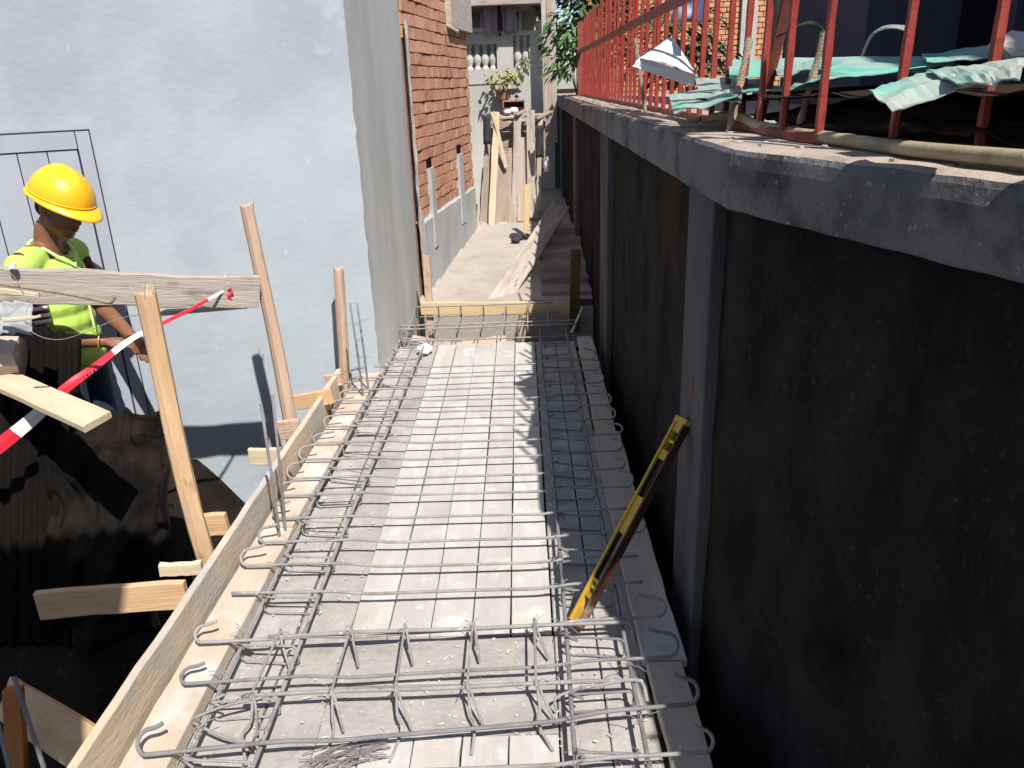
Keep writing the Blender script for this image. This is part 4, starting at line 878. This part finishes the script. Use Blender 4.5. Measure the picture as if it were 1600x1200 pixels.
# ================================================================== BARRIER TAPE
tape = thing('barrier_tape', aty(180, 560, 2.6), 'red and white barrier tape tied to the beam end', 'tape')
tp_ = [aty(-40, 722, 2.64), aty(0, 695, 2.68), aty(50, 655, 2.74), aty(105, 605, 2.80), aty(150, 572, 2.87), aty(205, 530, 2.95), aty(255, 505, 3.08), aty(300, 482, 3.20), aty(358, 450, 3.40)]
sp = smoothpath(tp_, 10); n = len(sp); wd = [.058, .056, .050, .036, .030, .026, .018, .014, .009]
acc = 0.; cur = MB(); segs = []; prev = None; red = True; nxt = .16
def edge(i):
    t = (sp[min(n - 1, i + 1)] - sp[max(0, i - 1)]).normalized(); f = i / (n - 1) * (len(wd) - 1); k = int(min(f, len(wd) - 2)); w = wd[k] + (wd[k + 1] - wd[k]) * (f - k)
    s = t.cross(V((0, -1, .2))).normalized(); tw = .5 * math.sin(i * .09); s = (s * math.cos(tw) + t.cross(s) * math.sin(tw)); return s * w / 2
fold = [edge(i) for i in range(n)]
start = 0
for i in range(1, n):
    acc += (sp[i] - sp[i - 1]).length
    if acc > nxt or i == n - 1:
        mb = MB(); vs = []; fs = []
        for k in range(start, i + 1): vs += [sp[k] - fold[k], sp[k] + V((0, -.004, .002)), sp[k] + fold[k]]
        for k in range(i - start): fs += [(k * 3, k * 3 + 1, k * 3 + 4, k * 3 + 3), (k * 3 + 1, k * 3 + 2, k * 3 + 5, k * 3 + 4)]
        mb.add(vs, fs); o = mb.build('red_band' if red else 'white_band', 'tape_red' if red else 'tape_white', tape); so = o.modifiers.new('s', 'SOLIDIFY'); so.thickness = .0008
        start = i; acc = 0; red = not red; nxt = .26 if red else .18
mb = MB(); c_ = aty(357, 452, 3.39)
for k in range(5):
    a = rng.uniform(0, 6); P0 = c_; P1 = c_ + V((.02 * math.cos(a), -.02, .02 * math.sin(a) - .01)); P2 = c_ + V((rng.uniform(-.03, .03), -.015, rng.uniform(-.06, .0)))
    w_ = V((.010, 0, .008)); mb.add([P0 - w_, P0 + w_, P1 + w_, P1 - w_], [(0, 1, 2, 3)]); mb.add([P1 - w_, P1 + w_, P2 + w_ * .4, P2 - w_ * .4], [(0, 1, 2, 3)])
mb.build('knot', 'tape_red', tape)
mb = MB(); mb.tube([c_, c_ + V((.005, -.01, .03)), c_ + V((-.002, -.01, .055)), c_ + V((.001, -.01, .075))], [.006, .005, .003, .001], 4); mb.build('loose_end', 'tape_white', tape)
mb = MB()
for k in range(6):
    t0 = aty(134 + 5.2 * k, 588 - 3.4 * k, 2.82 + .008 * k); w_ = .010; mb.box((-.004, 0, -w_ / 2), (.004 if k % 2 else .001, .0008, w_ / 2), Matrix.Translation(t0 + V((0, -.012, 0))) @ Matrix.Rotation(-.5, 4, 'Y'))
mb.build('lettering', 'ink', tape)

# ================================================================== PERSON
HEAD = aty(79, 324, 3.40); yaw = math.radians(-6)
hz = 1.50
PM = Matrix.Translation(V((HEAD.x, HEAD.y, HEAD.z - hz))) @ Matrix.Rotation(yaw, 4, 'Z') @ Matrix.Translation((-.07, 0, 0))
person = link('person', None, None, PM); tag(person, 'person in yellow hard hat and lime safety vest looking down behind the beam', 'person')
def caps(mb, a, b, ra, rb, n=14, flat=1.):
    a = V(a); b = V(b); d = (b - a); L = d.length; t = d.normalized(); rings = [];
    pts = []; rad = []
    for k in range(5): ph = math.pi / 2 * (1 - k / 4); pts.append(a - t * ra * math.sin(ph) * .98); rad.append(max(.002, ra * math.cos(ph)))
    for k in range(1, 4): pts.append(a.lerp(b, k / 4)); rad.append(ra + (rb - ra) * k / 4)
    for k in range(5): ph = math.pi / 2 * k / 4; pts.append(b + t * rb * math.sin(ph) * .98); rad.append(max(.002, rb * math.cos(ph)))
    mb.tube(pts, rad, n)
def remesh(name, mb, m_, vox, M4, sm=4, parent=person):
    o = mb.build(name, m_, parent, True, M4); r_ = o.modifiers.new('r', 'REMESH'); r_.mode = 'VOXEL'; r_.voxel_size = vox; r_.use_smooth_shade = True
    s_ = o.modifiers.new('s', 'SMOOTH'); s_.iterations = sm; s_.factor = .5; return o
SH = ((0, -.165, 1.285), (0, .165, 1.285))
EL = ((.045, -.215, .985), (.05, .22, 1.0)); WR = ((.255, -.13, .945), (.26, .08, .90))
body = MB()
for z_, rx, ry in ((.90, .105, .15), (.98, .10, .14), (1.06, .095, .13), (1.14, .10, .14), (1.21, .105, .15)): body.ball((0, 0, z_), (rx, ry, .10), 16, 10)
caps(body, (0, -.15, 1.275), (0, .15, 1.275), .055, .055); caps(body, (-.005, 0, 1.25), (.03, 0, 1.41), .062, .05)
caps(body, (0, -.09, 1.31), (.01, .09, 1.31), .05, .05)
for s in (0, 1):
    caps(body, SH[s], EL[s], .050, .040); caps(body, EL[s], WR[s], .040, .027)
    sg = -1 if s == 0 else 1; hip = (0, sg * .085, .88); kn = (.02, sg * .09, .47); an = (-.01, sg * .09, .08)
    caps(body, hip, kn, .082, .055); caps(body, kn, an, .055, .036); caps(body, (-.04, sg * .09, .04), (.16, sg * .1, .03), .04, .032)
    # hand: palm, four fingers, thumb
    w = V(WR[s]); d = (w - V(EL[s])).normalized(); up = V((0, 0, 1)); sd = d.cross(up).normalized() * (1 if s == 0 else -1); nn = V((0, 0, -1))
    pc = w + d * .05; caps(body, w, w + d * .075 + sd * .012, .024, .026); caps(body, w + d * .03 - sd * .012, w + d * .085 - sd * .016, .02, .018); 
    for k, (off, ln) in enumerate(((-.030, .062), (-.010, .072), (.010, .068), (.028, .054))):
        a = w + d * .088 - sd * off * 1.0; b = a + d * ln * .5 + nn * ln * .18; c = b + d * ln * .22 + nn * ln * .45
        caps(body, a, b, .0095, .0088, 8); caps(body, b, c, .0088, .0075, 8)
    a = w + d * .03 + sd * .026; b = a + d * .035 + sd * .02 + nn * .01; c = b + d * .03; caps(body, a, b, .012, .0105, 8); caps(body, b, c, .0105, .009, 8)
# head in its own tilted frame: x forward, z up
HM = Matrix.Translation((.075, 0, 1.40)) @ Matrix.Rotation(math.radians(24), 4, 'Y') @ Matrix.Rotation(math.radians(-16), 4, 'Z') @ Matrix.Translation((0, 0, .10))
hd = MB()
hd.ball((-.010, 0, .035), (.098, .076, .10), 24, 16); hd.ball((.028, 0, -.035), (.064, .060, .075), 20, 12); hd.ball((.056, 0, -.088), (.026, .034, .022), 14, 8)
hd.ball((.070, 0, -.012), (.022, .044, .05), 14, 10); hd.ball((.052, .034, -.02), (.028, .022, .026), 12, 8); hd.ball((.052, -.034, -.02), (.028, .022, .026), 12, 8)
hd.ball((.082, 0, .032), (.02, .045, .014), 12, 8)
hd.tube([V((.086, 0, .022)), V((.098, 0, .0)), V((.106, 0, -.018)), V((.092, 0, -.026))], [.008, .011, .014, .010], 10); hd.ball((.094, .013, -.020), (.013, .010, .009), 8, 6); hd.ball((.094, -.013, -.020), (.013, .010, .009), 8, 6)
hd.ball((.086, 0, -.046), (.013, .025, .0075), 12, 8); hd.ball((.083, 0, -.058), (.013, .022, .0085), 12, 8)
for s in (-1, 1):
    hd.ball((-.012, s * .077, .0), (.020, .009, .032), 10, 8); hd.ball((-.010, s * .074, -.022), (.012, .008, .012), 8, 6); hd.ball((.02, s * .05, -.05), (.04, .02, .035), 12, 8)
body.add([HM @ p for p in hd.v], hd.f)
caps(body, (.02, 0, 1.36), (.06, 0, 1.44), .05, .05)
remesh('body', body, 'skin', .0052, PM, 3)
for s in (-1, 1):
    mb = MB(); mb.ball((.083, s * .030, .010), (.010, .013, .008), 10, 8); e = mb.build('eye', 'eye_white', person, True, PM @ HM)
    mb = MB(); mb.ball((.0905, s * .031, .008), (.004, .005, .005), 8, 6); mb.build('iris', 'hair', e, True, PM @ HM)
    mb = MB(); mb.tube([V((.091, s * .014, .030)), V((.092, s * .03, .034)), V((.082, s * .047, .028))], [.003, .004, .002], 6); mb.build('eyebrow', 'hair', person, True, PM @ HM)
mb = MB(); mb.ball((.0915, 0, -.0455), (.0095, .021, .0055), 12, 8); mb.ball((.089, 0, -.0575), (.0095, .019, .0062), 12, 8); mb.build('lips', 'lip', person, True, PM @ HM)
mb = MB(); mb.ball((-.030, 0, .040), (.092, .080, .088), 22, 14); mb.ball((-.075, 0, -.01), (.04, .055, .06), 16, 10); mb.build('hair', 'hair', person, True, PM @ HM)
# hard hat
hat = link('hard_hat', None, person, PM @ HM)
mb = MB(); nu, nv = 40, 16; vs = []; fs = []
def dome(th, f):
    ph = f * math.pi / 2; a, b, h = .142, .120, .128; r = math.sin(ph)
    x = a * r * math.cos(th); y = b * r * math.sin(th); z = h * math.cos(ph)
    z += .010 * math.exp(-(y / .022) ** 2) * math.cos(ph)
    return V((-.008 + x, y, .052 + z))
for j in range(nv + 1):
    for i in range(nu): vs.append(dome(2 * math.pi * i / nu, j / nv))
for j in range(nv):
    for i in range(nu): fs.append((j * nu + i, j * nu + (i + 1) % nu, (j + 1) * nu + (i + 1) % nu, (j + 1) * nu + i))
mb.add(vs, fs); o = mb.build('shell', 'helmet', hat, True, PM @ HM); so = o.modifiers.new('s', 'SOLIDIFY'); so.thickness = .003
def brim(th, t):
    c = math.cos(th); ext = .010 + .052 * max(0, c) ** 2.2; a, b = .142 + ext * t, .120 + (.012 + .010 * max(0, c)) * t
    return V((-.008 + a * c, b * math.sin(th), .054 - .004 * t - .022 * t * t * (1 if c > 0 else .5) * (.4 + .6 * abs(c))))
vs = []; fs = []; K = 6; nu = 56; mb = MB()
for k in range(K + 1):
    for i in range(nu): vs.append(brim(2 * math.pi * i / nu, k / K))
for k in range(K):
    for i in range(nu): fs.append((k * nu + i, k * nu + (i + 1) % nu, (k + 1) * nu + (i + 1) % nu, (k + 1) * nu + i))
mb.add(vs, fs); o = mb.build('brim', 'helmet', hat, True, PM @ HM); so = o.modifiers.new('s', 'SOLIDIFY'); so.thickness = .004
mb = MB(); mb.tube([brim(2 * math.pi * i / nu, 0) + V((0, 0, .006)) * 1 for i in range(nu)], .0035, 6, closed=True); mb.build('rim_bead', 'helmet', hat, True, PM @ HM)
# clothes
ts = MB()
for z_, rx, ry in ((.92, .118, .162), (1.0, .112, .152), (1.08, .108, .145), (1.16, .112, .152), (1.215, .112, .158)): ts.ball((0, 0, z_), (rx, ry, .09), 16, 10)
caps(ts, (0, -.15, 1.275), (0, .15, 1.275), .060, .060)
for s in (0, 1): caps(ts, SH[s], V(SH[s]).lerp(V(EL[s]), .72), .060, .054)
remesh('shirt', ts, 'stripe_maroon', .008, PM, 4)
for s in (0, 1):                                # white stripes round the sleeves
    a = V(SH[s]); b = V(EL[s]); d = (b - a).normalized()
    for f in (.5, .6, .7, .78): mb = MB(); c = a.lerp(b, f); mb.tube([c - d * .008, c + d * .008], .0585 - .002 * f * 2, 18, cap=True); mb.build('sleeve_stripe', 'stripe_white', person, True, PM)
vest = MB()
for z_, rx, ry in ((.84, .135, .178), (.92, .13, .172), (1.0, .124, .164), (1.08, .12, .158), (1.16, .124, .165), (1.215, .124, .168)): vest.ball((0, 0, z_), (rx, ry, .09), 16, 10)
caps(vest, (0, -.172, 1.272), (0, -.085, 1.30), .069, .060); caps(vest, (0, .172, 1.272), (0, .085, 1.30), .069, .060)
remesh('vest', vest, 'hivis', .008, PM, 3)
mb = MB(); mb.tube([V((.118, .02, 1.22)), V((.132, .015, 1.1)), V((.137, .01, 1.0)), V((.145, .0, .9))], .006, 6); mb.build('vest_zip', 'hivis_edge', person, True, PM)
mb = MB(); mb.tube([V((.05, -.07, 1.335)), V((.095, -.045, 1.29)), V((.118, .0, 1.24)), V((.095, .06, 1.29)), V((.05, .085, 1.335)), V((-.03, .06, 1.36)), V((-.055, 0, 1.36)), V((-.03, -.06, 1.355))], .007, 6, closed=True); mb.build('vest_collar', 'hivis_edge', person, True, PM)
je = MB(); je.ball((0, 0, .88), (.12, .165, .09), 16, 10)
for sg in (-1, 1): caps(je, (0, sg * .085, .86), (.02, sg * .09, .47), .092, .066); caps(je, (.02, sg * .09, .47), (-.01, sg * .09, .10), .066, .056)
remesh('jeans', je, 'denim', .008, PM, 3)
for sg in (-1, 1): mb = MB(); caps(mb, (-.045, sg * .09, .045), (.17, sg * .1, .038), .05, .042); mb.build('shoe', 'shoe', person, True, PM)
mb = MB(); w = V(WR[0]); d = (w - V(EL[0])).normalized(); u = d.orthogonal(); v_ = d.cross(u); mb.tube([w - d * .005 + (u * math.cos(k * .52) + v_ * math.sin(k * .52)) * .031 for k in range(12)], .004, 6, closed=True); mb.build('bracelet', 'bracelet', person, True, PM)
